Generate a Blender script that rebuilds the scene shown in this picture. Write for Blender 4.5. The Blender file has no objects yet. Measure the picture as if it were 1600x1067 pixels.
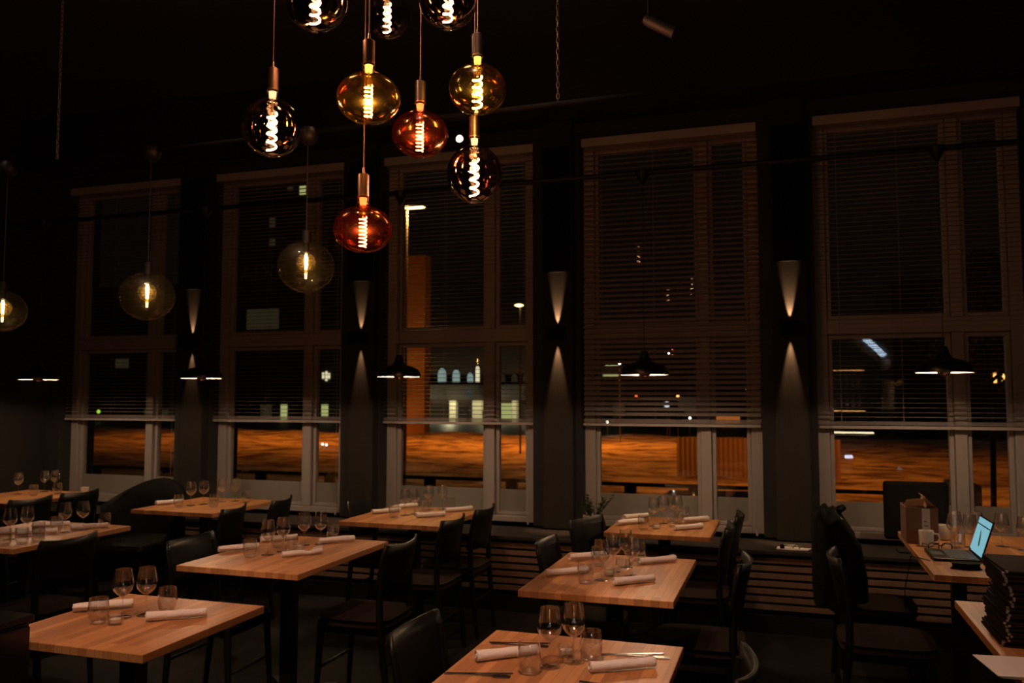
import bpy, math, random
from mathutils import Vector, Matrix
random.seed(7)
PI = math.pi
scene = bpy.context.scene
COL = scene.collection

# ------------------------------------------------------------------ camera, world, exposure
FPX, YAW, PITCH, EYE = 1300.0, math.radians(18.04), math.radians(3.7466), 1.6
cam_data = bpy.data.cameras.new('camera')
cam_data.sensor_width = 36.0
cam_data.lens = FPX / 1600.0 * 36.0
cam_data.clip_start = 0.02
cam_data.clip_end = 600
cam_data.dof.use_dof = True
cam_data.dof.focus_distance = 3.2
cam_data.dof.aperture_fstop = 4.0
cam = bpy.data.objects.new('camera', cam_data)
cam.location = (0, 0, EYE)
cam.rotation_euler = (PI / 2 + PITCH, 0, YAW)
COL.objects.link(cam)
scene.camera = cam
scene.view_settings.view_transform = 'Standard'
scene.view_settings.look = 'None'
scene.view_settings.exposure = 0.0
scene.view_settings.gamma = 1.0
scene.view_settings.use_curve_mapping = False
scene.cycles.transparent_max_bounces = 40
scene.cycles.max_bounces = 8
scene.cycles.caustics_refractive = False
scene.cycles.sample_clamp_indirect = 4.0
world = bpy.data.worlds.new('night_sky')
scene.world = world
world.use_nodes = True
world.node_tree.nodes['Background'].inputs[0].default_value = (0.010, 0.0065, 0.005, 1)
world.node_tree.nodes['Background'].inputs[1].default_value = 0.25


def lamp(name, kind, loc, power, color, size=0.02, parent=None, rot=None, **kw):
    d = bpy.data.lights.new(name, kind)
    d.energy = power
    d.color = color
    if kind in ('POINT', 'SPOT'):
        d.shadow_soft_size = size
    if kind == 'AREA':
        d.size = size
    for k, v in kw.items():
        setattr(d, k, v)
    o = bpy.data.objects.new(name, d)
    COL.objects.link(o)
    o.location = loc
    if rot:
        o.rotation_euler = rot
    if parent:
        o.parent = parent
    return o


# sodium street lighting outside (each stands in a lamp head built further down)
SODIUM = (1.0, 0.205, 0.014)
STREET_LIGHTS = [(-38.6, 52, 7.5, 1900), (-26.4, 49, 7.5, 3200), (-12.8, 48, 7.5, 6000), (.35, 40, 6.5, 800), (11.0, 40, 7.5, 220), (6.6, 25, 6.0, 110), (.27, 28.4, 6.0, 1100)]
WARM = (1.0, 0.59, 0.37)

# camera rays for finding where things seen in the photograph stand (a plane at distance y, or height z)
_cy, _sy, _cp, _sp = math.cos(YAW), math.sin(YAW), math.cos(PITCH), math.sin(PITCH)
_FW = Vector((-_sy * _cp, _cy * _cp, _sp))
_RT = Vector((_cy, _sy, 0))
_UP = _RT.cross(_FW)


def ray(u, v):
    return _RT * ((u - 800) / FPX) + _UP * ((533.5 - v) / FPX) + _FW


def at(u, v, y):
    d = ray(u, v)
    d = d * (y / d.y)
    return Vector((d.x, d.y, d.z + EYE))


# ------------------------------------------------------------------ materials
MATS = {}


def nt(name):
    m = bpy.data.materials.new(name)
    m.use_nodes = True
    MATS[name] = m
    return m, m.node_tree.nodes, m.node_tree.links


def pm(name, col, rough=0.6, metal=0.0, spec=0.5, noise=0.0, scale=8.0, bump=0.0, coat=0.0):
    m, n, l = nt(name)
    b = n['Principled BSDF']
    b.inputs['Base Color'].default_value = (*col, 1)
    b.inputs['Roughness'].default_value = rough
    b.inputs['Metallic'].default_value = metal
    b.inputs['Specular IOR Level'].default_value = spec
    b.inputs['Coat Weight'].default_value = coat
    if noise or bump:
        tc = n.new('ShaderNodeTexCoord')
        t = n.new('ShaderNodeTexNoise')
        t.inputs['Scale'].default_value = scale
        t.inputs['Detail'].default_value = 5
        l.new(tc.outputs['Object'], t.inputs['Vector'])
        if noise:
            r = n.new('ShaderNodeMapRange')
            r.inputs['To Min'].default_value = 1 - noise
            r.inputs['To Max'].default_value = 1 + noise
            l.new(t.outputs['Fac'], r.inputs['Value'])
            mx = n.new('ShaderNodeMix')
            mx.data_type = 'RGBA'
            mx.blend_type = 'MULTIPLY'
            mx.inputs['Factor'].default_value = 1
            mx.inputs[6].default_value = (*col, 1)
            l.new(r.outputs['Result'], mx.inputs[7])
            l.new(mx.outputs[2], b.inputs['Base Color'])
        if bump:
            bp = n.new('ShaderNodeBump')
            bp.inputs['Strength'].default_value = bump
            bp.inputs['Distance'].default_value = 0.01
            l.new(t.outputs['Fac'], bp.inputs['Height'])
            l.new(bp.outputs['Normal'], b.inputs['Normal'])
    return m


def em(name, col, s):
    m, n, l = nt(name)
    n.remove(n['Principled BSDF'])
    e = n.new('ShaderNodeEmission')
    e.inputs[0].default_value = (*col, 1)
    e.inputs[1].default_value = s
    l.new(e.outputs[0], n['Material Output'].inputs[0])
    return m


def thin_glass(name, tint=(1, 1, 1), ior=1.5, gloss=(1, 1, 1), boost=0.0, haze=0.0, haze_rough=0.3, rough=0.0, power=5.0):
    """thin-walled clear or tinted glass: light passes straight through, the wall mirrors by Fresnel"""
    m, n, l = nt(name)
    n.remove(n['Principled BSDF'])
    tr = n.new('ShaderNodeBsdfTransparent')
    tr.inputs[0].default_value = (*tint, 1)
    g = n.new('ShaderNodeBsdfGlossy')
    g.inputs['Color'].default_value = (*gloss, 1)
    g.inputs['Roughness'].default_value = rough
    lw = n.new('ShaderNodeLayerWeight')
    lw.inputs['Blend'].default_value = 0.5
    pw = n.new('ShaderNodeMath')
    pw.operation = 'POWER'
    pw.inputs[1].default_value = power
    l.new(lw.outputs['Facing'], pw.inputs[0])
    f0 = ((ior - 1) / (ior + 1)) ** 2
    f = n.new('ShaderNodeMath')
    f.operation = 'MULTIPLY_ADD'
    f.inputs[1].default_value = 1 - f0
    f.inputs[2].default_value = f0
    l.new(pw.outputs[0], f.inputs[0])
    fac = f.outputs[0]
    if boost:
        a = n.new('ShaderNodeMath')
        a.operation = 'ADD'
        a.use_clamp = True
        a.inputs[1].default_value = boost
        l.new(fac, a.inputs[0])
        fac = a.outputs[0]
    mix = n.new('ShaderNodeMixShader')
    l.new(fac, mix.inputs[0])
    l.new(tr.outputs[0], mix.inputs[1])
    l.new(g.outputs[0], mix.inputs[2])
    out = mix.outputs[0]
    if haze:
        g2 = n.new('ShaderNodeBsdfGlossy')
        g2.inputs['Color'].default_value = (*gloss, 1)
        g2.inputs['Roughness'].default_value = haze_rough
        m2 = n.new('ShaderNodeMixShader')
        m2.inputs[0].default_value = haze
        l.new(out, m2.inputs[1])
        l.new(g2.outputs[0], m2.inputs[2])
        out = m2.outputs[0]
    l.new(out, n['Material Output'].inputs[0])
    return m


def wood_staves(name, light, dark, along='Y', w=0.035, ln=0.42, rough=0.42):
    m, n, l = nt(name)
    b = n['Principled BSDF']
    b.inputs['Roughness'].default_value = rough
    tc = n.new('ShaderNodeTexCoord')
    mp = n.new('ShaderNodeMapping')
    mp.inputs['Rotation'].default_value = (0, 0, PI / 2 if along == 'Y' else 0)
    l.new(tc.outputs['Object'], mp.inputs['Vector'])
    br = n.new('ShaderNodeTexBrick')
    br.offset = 0.37
    br.inputs['Color1'].default_value = (*light, 1)
    br.inputs['Color2'].default_value = (*dark, 1)
    br.inputs['Mortar'].default_value = (*[c * 0.55 for c in dark], 1)
    br.inputs['Scale'].default_value = 1
    br.inputs['Mortar Size'].default_value = 0.0006
    br.inputs['Brick Width'].default_value = ln
    br.inputs['Row Height'].default_value = w
    l.new(mp.outputs[0], br.inputs['Vector'])
    m2 = n.new('ShaderNodeMapping')
    m2.inputs['Scale'].default_value = (90, 5, 90) if along == 'Y' else (5, 90, 90)
    l.new(tc.outputs['Object'], m2.inputs['Vector'])
    ns = n.new('ShaderNodeTexNoise')
    ns.inputs['Scale'].default_value = 1.2
    ns.inputs['Detail'].default_value = 4
    l.new(m2.outputs[0], ns.inputs['Vector'])
    r = n.new('ShaderNodeMapRange')
    r.inputs['To Min'].default_value = 0.72
    r.inputs['To Max'].default_value = 1.2
    l.new(ns.outputs['Fac'], r.inputs['Value'])
    mx = n.new('ShaderNodeMix')
    mx.data_type = 'RGBA'
    mx.blend_type = 'MULTIPLY'
    mx.inputs['Factor'].default_value = 1
    l.new(br.outputs['Color'], mx.inputs[6])
    l.new(r.outputs['Result'], mx.inputs[7])
    l.new(mx.outputs[2], b.inputs['Base Color'])
    bp = n.new('ShaderNodeBump')
    bp.inputs['Strength'].default_value = 0.15
    bp.inputs['Distance'].default_value = 0.002
    l.new(ns.outputs['Fac'], bp.inputs['Height'])
    l.new(bp.outputs['Normal'], b.inputs['Normal'])
    return m


M_oak = wood_staves('oak_staves', (0.60, 0.285, 0.108), (0.36, 0.148, 0.050))
M_floor = wood_staves('dark_floor_boards', (0.009, 0.007, 0.006), (0.006, 0.005, 0.004), 'X', 0.12, 1.4, 0.85)
M_floor.node_tree.nodes['Principled BSDF'].inputs['Specular IOR Level'].default_value = 0.15
M_wall = pm('charcoal_wall', (0.016, 0.0155, 0.0150), 0.85, noise=0.08, scale=30, bump=0.05)
M_pilaster = pm('charcoal_textured_panel', (0.022, 0.020, 0.018), 0.9, spec=0.1, noise=0.45, scale=1.0)
_n, _l = M_pilaster.node_tree.nodes, M_pilaster.node_tree.links
_mp = _n.new('ShaderNodeMapping')
_mp.inputs['Scale'].default_value = (260, 260, 14)
_l.new([q for q in _n if q.type == 'TEX_COORD'][0].outputs['Object'], _mp.inputs['Vector'])
_l.new(_mp.outputs[0], [q for q in _n if q.type == 'TEX_NOISE'][0].inputs['Vector'])
M_sidewall = pm('dark_brown_wall', (0.012, 0.009, 0.008), 0.9, noise=0.1, scale=6)
M_ceiling = pm('dark_ceiling_paint', (0.014, 0.010, 0.009), 0.9, noise=0.1, scale=4)
M_beam = pm('black_beam_paint', (0.004, 0.004, 0.0045), 0.8)
M_acoustic = pm('black_acoustic_felt', (0.004, 0.004, 0.0045), 0.95, spec=0.05)
M_frame = pm('white_window_paint', (0.36, 0.32, 0.30), 0.5, noise=0.05, scale=12)
M_slat = pm('off_white_slat', (0.32, 0.28, 0.27), 0.45)
M_slat_stack = pm('blind_cord', (0.30, 0.28, 0.26), 0.7)
M_black = pm('matt_black_metal', (0.006, 0.006, 0.0065), 0.5, spec=0.3)
M_blackgloss = pm('satin_black_lacquer', (0.006, 0.006, 0.007), 0.30, coat=0.2)
M_chair = pm('black_stained_beech', (0.004, 0.004, 0.004), 0.42, spec=0.25)
M_leather = pm('black_upholstery', (0.005, 0.0045, 0.0045), 0.8, spec=0.06, bump=0.2, scale=60)
M_seatpad = pm('dark_brown_seat_pad', (0.011, 0.006, 0.004), 0.95, spec=0.08, bump=0.2, scale=80)
M_bench = pm('dark_bench_top', (0.020, 0.017, 0.015), 0.5, noise=0.15, scale=10)
M_benchslat = pm('brown_bench_slat', (0.22, 0.13, 0.09), 0.55, noise=0.2, scale=14)
M_linen = pm('white_linen', (0.78, 0.72, 0.68), 0.9, bump=0.35, scale=220)
M_glass = thin_glass('wine_glass_crystal', (0.97, 0.97, 0.97), 1.5, boost=0.07, rough=0.06, power=2.6)
M_wglass = thin_glass('window_glass', (0.93, 0.95, 0.94), 1.5, boost=0.01)
M_smoke = thin_glass('smoke_bulb_glass', (0.50, 0.44, 0.42), 1.6, (1, 0.9, 0.85), boost=0.20, rough=0.012, power=4.0)
M_amber = thin_glass('amber_bulb_glass', (0.84, 0.58, 0.16), 1.55, (1, 0.8, 0.45), boost=0.07, haze=0.02, haze_rough=0.22, rough=0.03)
M_olive = thin_glass('olive_bulb_glass', (0.66, 0.50, 0.14), 1.55, (1, 0.85, 0.5), boost=0.07, haze=0.012, haze_rough=0.22, rough=0.03)
M_red = thin_glass('ruby_bulb_glass', (0.72, 0.20, 0.08), 1.55, (1, 0.55, 0.35), boost=0.07, haze=0.02, haze_rough=0.25, rough=0.03)
M_clear = thin_glass('pale_olive_globe_glass', (0.82, 0.80, 0.62), 1.5, (1, 0.95, 0.75), boost=0.02, haze=0.016, haze_rough=0.5, rough=0.04)
M_filament = em('glowing_filament', (1.0, 0.52, 0.22), 55)
M_filament_ruby = em('glowing_filament_ruby', (1.0, 0.52, 0.30), 60)
M_reflection_glow = em('filament_reflection_glow', (1.0, 0.60, 0.28), 5)
M_inner = thin_glass('inner_bulb_glass', (0.95, 0.85, 0.6), 1.5, (1, 0.85, 0.55), boost=0.02, haze=0.10, haze_rough=0.5, rough=0.05)
M_led = em('glowing_led_stick', (1.0, 0.62, 0.25), 40)
M_copper = pm('brushed_copper', (0.35, 0.20, 0.14), 0.35, metal=1.0)
M_darkmetal = pm('dark_bronze_holder', (0.10, 0.07, 0.055), 0.4, metal=1.0)
M_collar = pm('brass_screw_cap', (0.8, 0.6, 0.35), 0.35, metal=1.0)
M_cord = pm('black_textile_cord', (0.012, 0.010, 0.010), 0.8)
M_browncord = pm('brown_textile_cord', (0.10, 0.05, 0.04), 0.8)
M_shade_in = pm('white_shade_enamel', (0.85, 0.80, 0.62), 0.6)
M_silver = pm('crown_silver', (0.35, 0.25, 0.2), 0.15, metal=1.0)
M_steel = pm('cutlery_steel', (0.30, 0.27, 0.25), 0.22, metal=1.0)
M_chain = pm('steel_chain', (0.35, 0.30, 0.26), 0.4, metal=1.0)
M_card = pm('brown_cardboard', (0.20, 0.11, 0.07), 0.85, noise=0.08, scale=30)
M_cardlight = pm('cardboard_inside', (0.50, 0.31, 0.18), 0.85)
M_tape = pm('white_label_paper', (0.62, 0.56, 0.52), 0.7)
M_paper = pm('white_paper', (0.74, 0.70, 0.68), 0.8)
M_ceramic = pm('white_ceramic', (0.72, 0.66, 0.58), 0.25, coat=0.4)
M_pot = pm('grey_pot', (0.34, 0.28, 0.22), 0.7)
M_leaf = pm('dark_green_leaf', (0.045, 0.075, 0.025), 0.35)
M_soil = pm('soil', (0.03, 0.02, 0.015), 0.95)
M_plastic = pm('black_plastic', (0.005, 0.005, 0.006), 0.4, spec=0.25)
M_keys = pm('laptop_keyboard', (0.05, 0.06, 0.06), 0.4)
M_screen = em('laptop_display_glow', (0.22, 0.50, 0.58), 0.9)
M_screen_dark = pm('display_dark_marks', (0.004, 0.008, 0.012), 0.4)
M_menu = pm('menu_leatherette', (0.016, 0.008, 0.006), 0.8, spec=0.1, noise=0.3, scale=9)
M_whitecable = pm('white_cable', (0.7, 0.68, 0.6), 0.4)
M_film = None
m_, n_, l_ = nt('frosted_film')
n_.remove(n_['Principled BSDF'])
d_ = n_.new('ShaderNodeBsdfDiffuse'); d_.inputs[0].default_value = (0.46, 0.43, 0.38, 1)
t_ = n_.new('ShaderNodeBsdfTranslucent'); t_.inputs[0].default_value = (0.62, 0.60, 0.56, 1)
mx_ = n_.new('ShaderNodeMixShader'); mx_.inputs[0].default_value = 0.5
l_.new(d_.outputs[0], mx_.inputs[1]); l_.new(t_.outputs[0], mx_.inputs[2])
l_.new(mx_.outputs[0], n_['Material Output'].inputs[0])
M_film = m_
M_snow, _n, _l = nt('trodden_snow')
_b = _n['Principled BSDF']
_b.inputs['Roughness'].default_value = 0.85
_tc = _n.new('ShaderNodeTexCoord')
_mp = _n.new('ShaderNodeMapping')
_mp.inputs['Scale'].default_value = (0.55, 0.95, 1)
_l.new(_tc.outputs['Object'], _mp.inputs['Vector'])
_t = _n.new('ShaderNodeTexNoise')
_t.inputs['Scale'].default_value = 1.0
_t.inputs['Detail'].default_value = 9
_t.inputs['Roughness'].default_value = 0.62
_t.inputs['Distortion'].default_value = 0.1
_l.new(_mp.outputs[0], _t.inputs['Vector'])
_r = _n.new('ShaderNodeValToRGB')
_r.color_ramp.elements[0].position = 0.38
_r.color_ramp.elements[0].color = (0.13, 0.085, 0.06, 1)
_r.color_ramp.elements[1].position = 0.60
_r.color_ramp.elements[1].color = (0.70, 0.68, 0.66, 1)
_l.new(_t.outputs['Fac'], _r.inputs['Fac'])
_l.new(_r.outputs['Color'], _b.inputs['Base Color'])
M_asphalt = pm('wet_asphalt', (0.05, 0.045, 0.04), 0.5, noise=0.2, scale=1.5)
M_roadpaint = pm('road_marking_paint', (0.75, 0.72, 0.66), 0.6)
M_facade = pm('dark_brick_facade', (0.030, 0.016, 0.012), 0.85, noise=0.2, scale=0.6)
M_facade2 = pm('grey_render_facade', (0.035, 0.029, 0.027), 0.9, noise=0.15, scale=0.3)
M_ochre = pm('ochre_render', (0.55, 0.36, 0.20), 0.85, noise=0.15, scale=0.4)
M_cream = pm('cream_column', (0.70, 0.66, 0.52), 0.7)
M_corr = pm('corrugated_sheet', (0.55, 0.45, 0.36), 0.6)
M_rail = pm('dark_rail_timber', (0.03, 0.022, 0.018), 0.8)
M_car = pm('dark_car_paint', (0.012, 0.013, 0.016), 0.15, coat=1.0)
M_carglass = pm('dark_car_glass', (0.01, 0.01, 0.012), 0.05, coat=1.0)
M_rubber = pm('tyre_rubber', (0.01, 0.01, 0.01), 0.8)
M_bark = pm('tree_bark', (0.06, 0.04, 0.03), 0.9)
M_autumn = pm('reddish_leaves', (0.24, 0.07, 0.03), 0.7)
M_pole = pm('galvanised_pole', (0.12, 0.11, 0.10), 0.6)
M_win_yel = em('lit_window_yellow_green', (0.75, 0.75, 0.28), 0.55)
M_win_cream = em('lit_window_cream', (1.0, 0.86, 0.55), 0.9)
M_win_dim = em('lit_window_dim', (0.65, 0.45, 0.22), 0.035)
M_win_blue = em('lit_window_pale_blue', (0.62, 0.80, 0.74), 0.38)
M_sign_yel = em('backlit_sign_yellow', (0.95, 0.95, 0.42), 0.95)
M_green = em('green_signal', (0.45, 0.80, 0.05), 1.2)
M_lamp_sod = em('sodium_lamp_lens', (1.0, 0.62, 0.20), 7)
M_lamp_amb = em('amber_city_lamp', (1.0, 0.40, 0.10), 3.0)
M_headlight = em('car_headlight', (1.0, 0.9, 0.75), 6)
M_redlamp = em('red_signal', (1.0, 0.12, 0.04), 1.5)
M_bluelamp = em('pale_city_lamp', (0.8, 0.9, 1.0), 0.9)
M_text = pm('window_lettering', (0.07, 0.075, 0.06), 0.7)
M_bar_strip = em('bar_shelf_strip_light', (1.0, 0.42, 0.12), 12.0)
M_bar_strip2 = em('bar_counter_strip_light', (1.0, 0.82, 0.5), 12)
M_duct_highlight = em('duct_highlight_glow', (0.62, 0.78, 1.0), 7)
M_duct = pm('galvanised_duct', (0.6, 0.62, 0.66), 0.35, metal=0.8)
M_bottle = pm('bar_bottle_glass', (0.35, 0.36, 0.30), 0.08, coat=1.0)
M_joinery = pm('dark_bar_joinery', (0.05, 0.035, 0.028), 0.6)


# ------------------------------------------------------------------ mesh building
class MB:
    def __init__(s):
        s.v, s.f = [], []

    def add(s, vs, fs, mat=None):
        k = len(s.v)
        for p in vs:
            p = Vector(p)
            if mat is not None:
                p = mat @ p
            s.v.append(tuple(p))
        s.f += [tuple(i + k for i in f) for f in fs]
        return s

    def box(s, x0, x1, y0, y1, z0, z1, mat=None):
        vs = [(x, y, z) for z in (z0, z1) for y in (y0, y1) for x in (x0, x1)]
        return s.add(vs, [(0, 2, 3, 1), (4, 5, 7, 6), (0, 1, 5, 4), (2, 6, 7, 3), (0, 4, 6, 2), (1, 3, 7, 5)], mat)

    def lathe(s, prof, n=24, c=(0, 0, 0), close=False, mat=None):
        vs, fs, k = [], [], len(prof)
        for i in range(n):
            a = 2 * PI * i / n
            for r, z in prof:
                vs.append((c[0] + r * math.cos(a), c[1] + r * math.sin(a), c[2] + z))
        for i in range(n):
            j = (i + 1) % n
            for q in range(k - 1):
                fs.append((i * k + q, j * k + q, j * k + q + 1, i * k + q + 1))
            if close:
                fs.append((i * k + k - 1, j * k + k - 1, j * k, i * k))
        return s.add(vs, fs, mat)

    def tube(s, pts, r, n=8, cap=True, mat=None):
        pts = [Vector(p) for p in pts]
        rr = r if isinstance(r, (list, tuple)) else [r] * len(pts)
        vs, fs = [], []
        prev = None
        for i, p in enumerate(pts):
            t = (pts[min(i + 1, len(pts) - 1)] - pts[max(i - 1, 0)])
            t = t.normalized() if t.length > 1e-9 else Vector((0, 0, 1))
            if prev is None:
                u = t.cross(Vector((0, 0, 1)))
                if u.length < 1e-3:
                    u = t.cross(Vector((1, 0, 0)))
            else:
                u = prev - t * prev.dot(t)
            u.normalize()
            prev = u
            w = t.cross(u)
            for k in range(n):
                a = 2 * PI * k / n
                vs.append(p + (u * math.cos(a) + w * math.sin(a)) * rr[i])
        for i in range(len(pts) - 1):
            for k in range(n):
                q = (k + 1) % n
                fs.append((i * n + k, i * n + q, (i + 1) * n + q, (i + 1) * n + k))
        if cap:
            fs.append(tuple(range(n - 1, -1, -1)))
            fs.append(tuple((len(pts) - 1) * n + k for k in range(n)))
        return s.add(vs, fs, mat)

    def cyl(s, c, r, z0, z1, n=20, r2=None):
        r2 = r if r2 is None else r2
        return s.lathe([(0.0001, z0), (r, z0), (r2, z1), (0.0001, z1)], n, c)

    def prism(s, poly, d0, d1, plane='XZ', mat=None):
        k = len(poly)
        if plane == 'XZ':
            vs = [(x, d0, z) for x, z in poly] + [(x, d1, z) for x, z in poly]
        elif plane == 'XY':
            vs = [(x, y, d0) for x, y in poly] + [(x, y, d1) for x, y in poly]
        else:
            vs = [(d0, y, z) for y, z in poly] + [(d1, y, z) for y, z in poly]
        fs = [tuple(range(k)), tuple(range(2 * k - 1, k - 1, -1))]
        fs += [(i, (i + 1) % k, (i + 1) % k + k, i + k) for i in range(k)]
        return s.add(vs, fs, mat)

    def build(s, name, m, parent=None, smooth=False, bevel=0.0, loc=None, solid=0.0):
        me = bpy.data.meshes.new(name)
        me.from_pydata(s.v, [], s.f)
        me.materials.append(m)
        if smooth:
            me.polygons.foreach_set('use_smooth', [True] * len(me.polygons))
            me.set_sharp_from_angle(angle=math.radians(40))
        me.update()
        o = bpy.data.objects.new(name, me)
        COL.objects.link(o)
        if parent:
            o.parent = parent
        if loc:
            o.location = loc
        if bevel:
            b = o.modifiers.new('bevel', 'BEVEL')
            b.width = bevel
            b.segments = 2
            b.limit_method = 'ANGLE'
        if solid:
            q = o.modifiers.new('solid', 'SOLIDIFY')
            q.thickness = solid
        return o


def empty(name, loc=(0, 0, 0), rz=0.0):
    o = bpy.data.objects.new(name, None)
    o.empty_display_size = 0.1
    COL.objects.link(o)
    o.location = loc
    o.rotation_euler = (0, 0, rz)
    return o


def tag(o, label=None, cat=None, group=None, kind=None):
    if label:
        o['label'] = label
    if cat:
        o['category'] = cat
    if group:
        o['group'] = group
    if kind:
        o['kind'] = kind
    return o


def dup(root, loc, rz=None, label=None, group=None):
    r = root.copy()
    COL.objects.link(r)
    r.location = loc
    if rz is not None:
        r.rotation_euler = (0, 0, rz)
    if label:
        r['label'] = label
    if group:
        r['group'] = group
    for ch in list(root.children):
        c = ch.copy()
        COL.objects.link(c)
        c.parent = r
        for g in ch.children:
            q = g.copy()
            COL.objects.link(q)
            q.parent = c
    return r


def struct(o):
    o['kind'] = 'structure'
    return o


# ------------------------------------------------------------------ room shell
XL, XR, YB, ZC = -6.98, 1.80, -4.2, 4.25
WIN_Y = 6.60
W_LEFT = [-6.80, -5.05, -3.30, -1.53, 0.235]
W_W = 1.375
ZS, ZT = 0.565, 3.69
struct(MB().box(XL - .2, 6.0, YB, 6.9, -0.12, 0.0).build('floor', M_floor))
struct(MB().box(XL - .2, 6.0, YB, 7.0, ZC, ZC + 0.2).build('ceiling', M_ceiling))
struct(MB().box(XL - .2, XL, YB, 6.9, 0, ZC).build('wall_left', M_sidewall))
struct(MB().box(XR, XR + .15, 1.6, 6.9, 0, ZC).build('wall_right', M_sidewall))
struct(MB().box(5.9, 6.1, YB, 1.6, 0, ZC).box(XR, 6.0, 1.6, 1.75, 0, ZC).build('wall_side', M_sidewall))
struct(MB().box(XL - .2, 6.0, YB - .2, YB, 0, ZC).build('wall_front', M_sidewall))
mb = MB()
mb.box(XL, XR, 6.46, 6.9, -1.4, ZS)
mb.box(XL, XR, 6.46, 6.9, ZT, ZC)
edges = [XL] + sum([[x, x + W_W] for x in W_LEFT], []) + [XR]
for a, b in zip(edges[0::2], edges[1::2]):
    mb.box(a, b, 6.46, 6.9, ZS, ZT)
struct(mb.build('wall_back', M_wall))
struct(MB().box(XL, XR, 6.02, 6.46, 3.80, ZC).build('ceiling_beam', M_beam, bevel=0.004))
mb = MB()
mb.box(XL, XR, 6.43, 6.46, 3.70, 3.76)
struct(mb.build('trim_1', M_wall, bevel=0.004))

PIL_X = [-5.165, -3.43, -1.69, 0.055]
for x in PIL_X:
    p = struct(MB().box(x - .12, x + .12, 6.36, 6.46, ZS, 3.80).build('pilaster', M_pilaster, bevel=0.004))
    q = MB().box(x - .105, x + .105, 6.30, 6.36, 2.58, 3.58).build('acoustic_panel', M_acoustic, bevel=0.004)
    tag(q, None, 'wall panel', 'black wall panels above the sconces')
    nm = {0: 'between the first and second windows', 1: 'between the second and third windows',
          2: 'between the third and fourth windows', 3: 'between the fourth and fifth windows'}[PIL_X.index(x)]
    q['label'] = 'black felt panel high on the pilaster ' + nm

# windows
TRANS = 2.11
for i, x0 in enumerate(W_LEFT):
    x1 = x0 + W_W
    xm = x0 + 0.955
    w = empty('window_%d' % (i + 1), (x0, WIN_Y, ZS))
    struct(w)
    w['label'] = ['first window from the left, white framed, behind black armchair', 'second white framed window, with dark lettering on glass',
                  'third window, white framed, glowing street lamp behind blind', 'fourth window, white framed, with potted plant before it',
                  'fifth window, white framed, behind the laptop table'][i]
    fr = MB()
    L = lambda x: x - x0
    H = ZT - ZS
    fr.box(0, .085, 0, .13, 0, H); fr.box(W_W - .085, W_W, 0, .13, 0, H)
    fr.box(.085, W_W - .085, 0, .13, 0, .05); fr.box(.085, W_W - .085, 0, .13, H - .07, H)
    zt = TRANS - ZS
    fr.box(.085, W_W - .085, -.005, .13, zt - .055, zt + .055)
    fr.box(L(xm) - .04, L(xm) + .04, 0, .13, .05, zt - .055); fr.box(L(xm) - .04, L(xm) + .04, 0, .13, zt + .055, H - .07)
    fr.build('window_frame', M_frame, w, bevel=0.006)
    cells = [(.085, L(xm) - .04), (L(xm) + .04, W_W - .085)]
    rows = [(.05, zt - .055), (zt + .055, H - .07)]
    for a, b in cells:
        for c, d in rows:
            s = MB()
            t = .032
            s.box(a + .002, a + t, .035, .09, c + .002, d - .002); s.box(b - t, b - .002, .035, .09, c + .002, d - .002)
            s.box(a + t, b - t, .035, .09, c + .002, c + t); s.box(a + t, b - t, .035, .09, d - t, d - .002)
            so = s.build('window_sash', M_frame, w, bevel=0.004)
            MB().box(a + t, b - t, .058, .064, c + t, d - t).build('window_pane', M_wglass, so)
            if c < .1:
                MB().box(a + t + .002, b - t - .002, .052, .056, c + t + .002, 0.825 - ZS).build('frosted_film', M_film, so)
struct(MB().box(XL, XR, 6.46, 6.60, ZS - .03, ZS).build('trim_2', M_frame))

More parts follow.
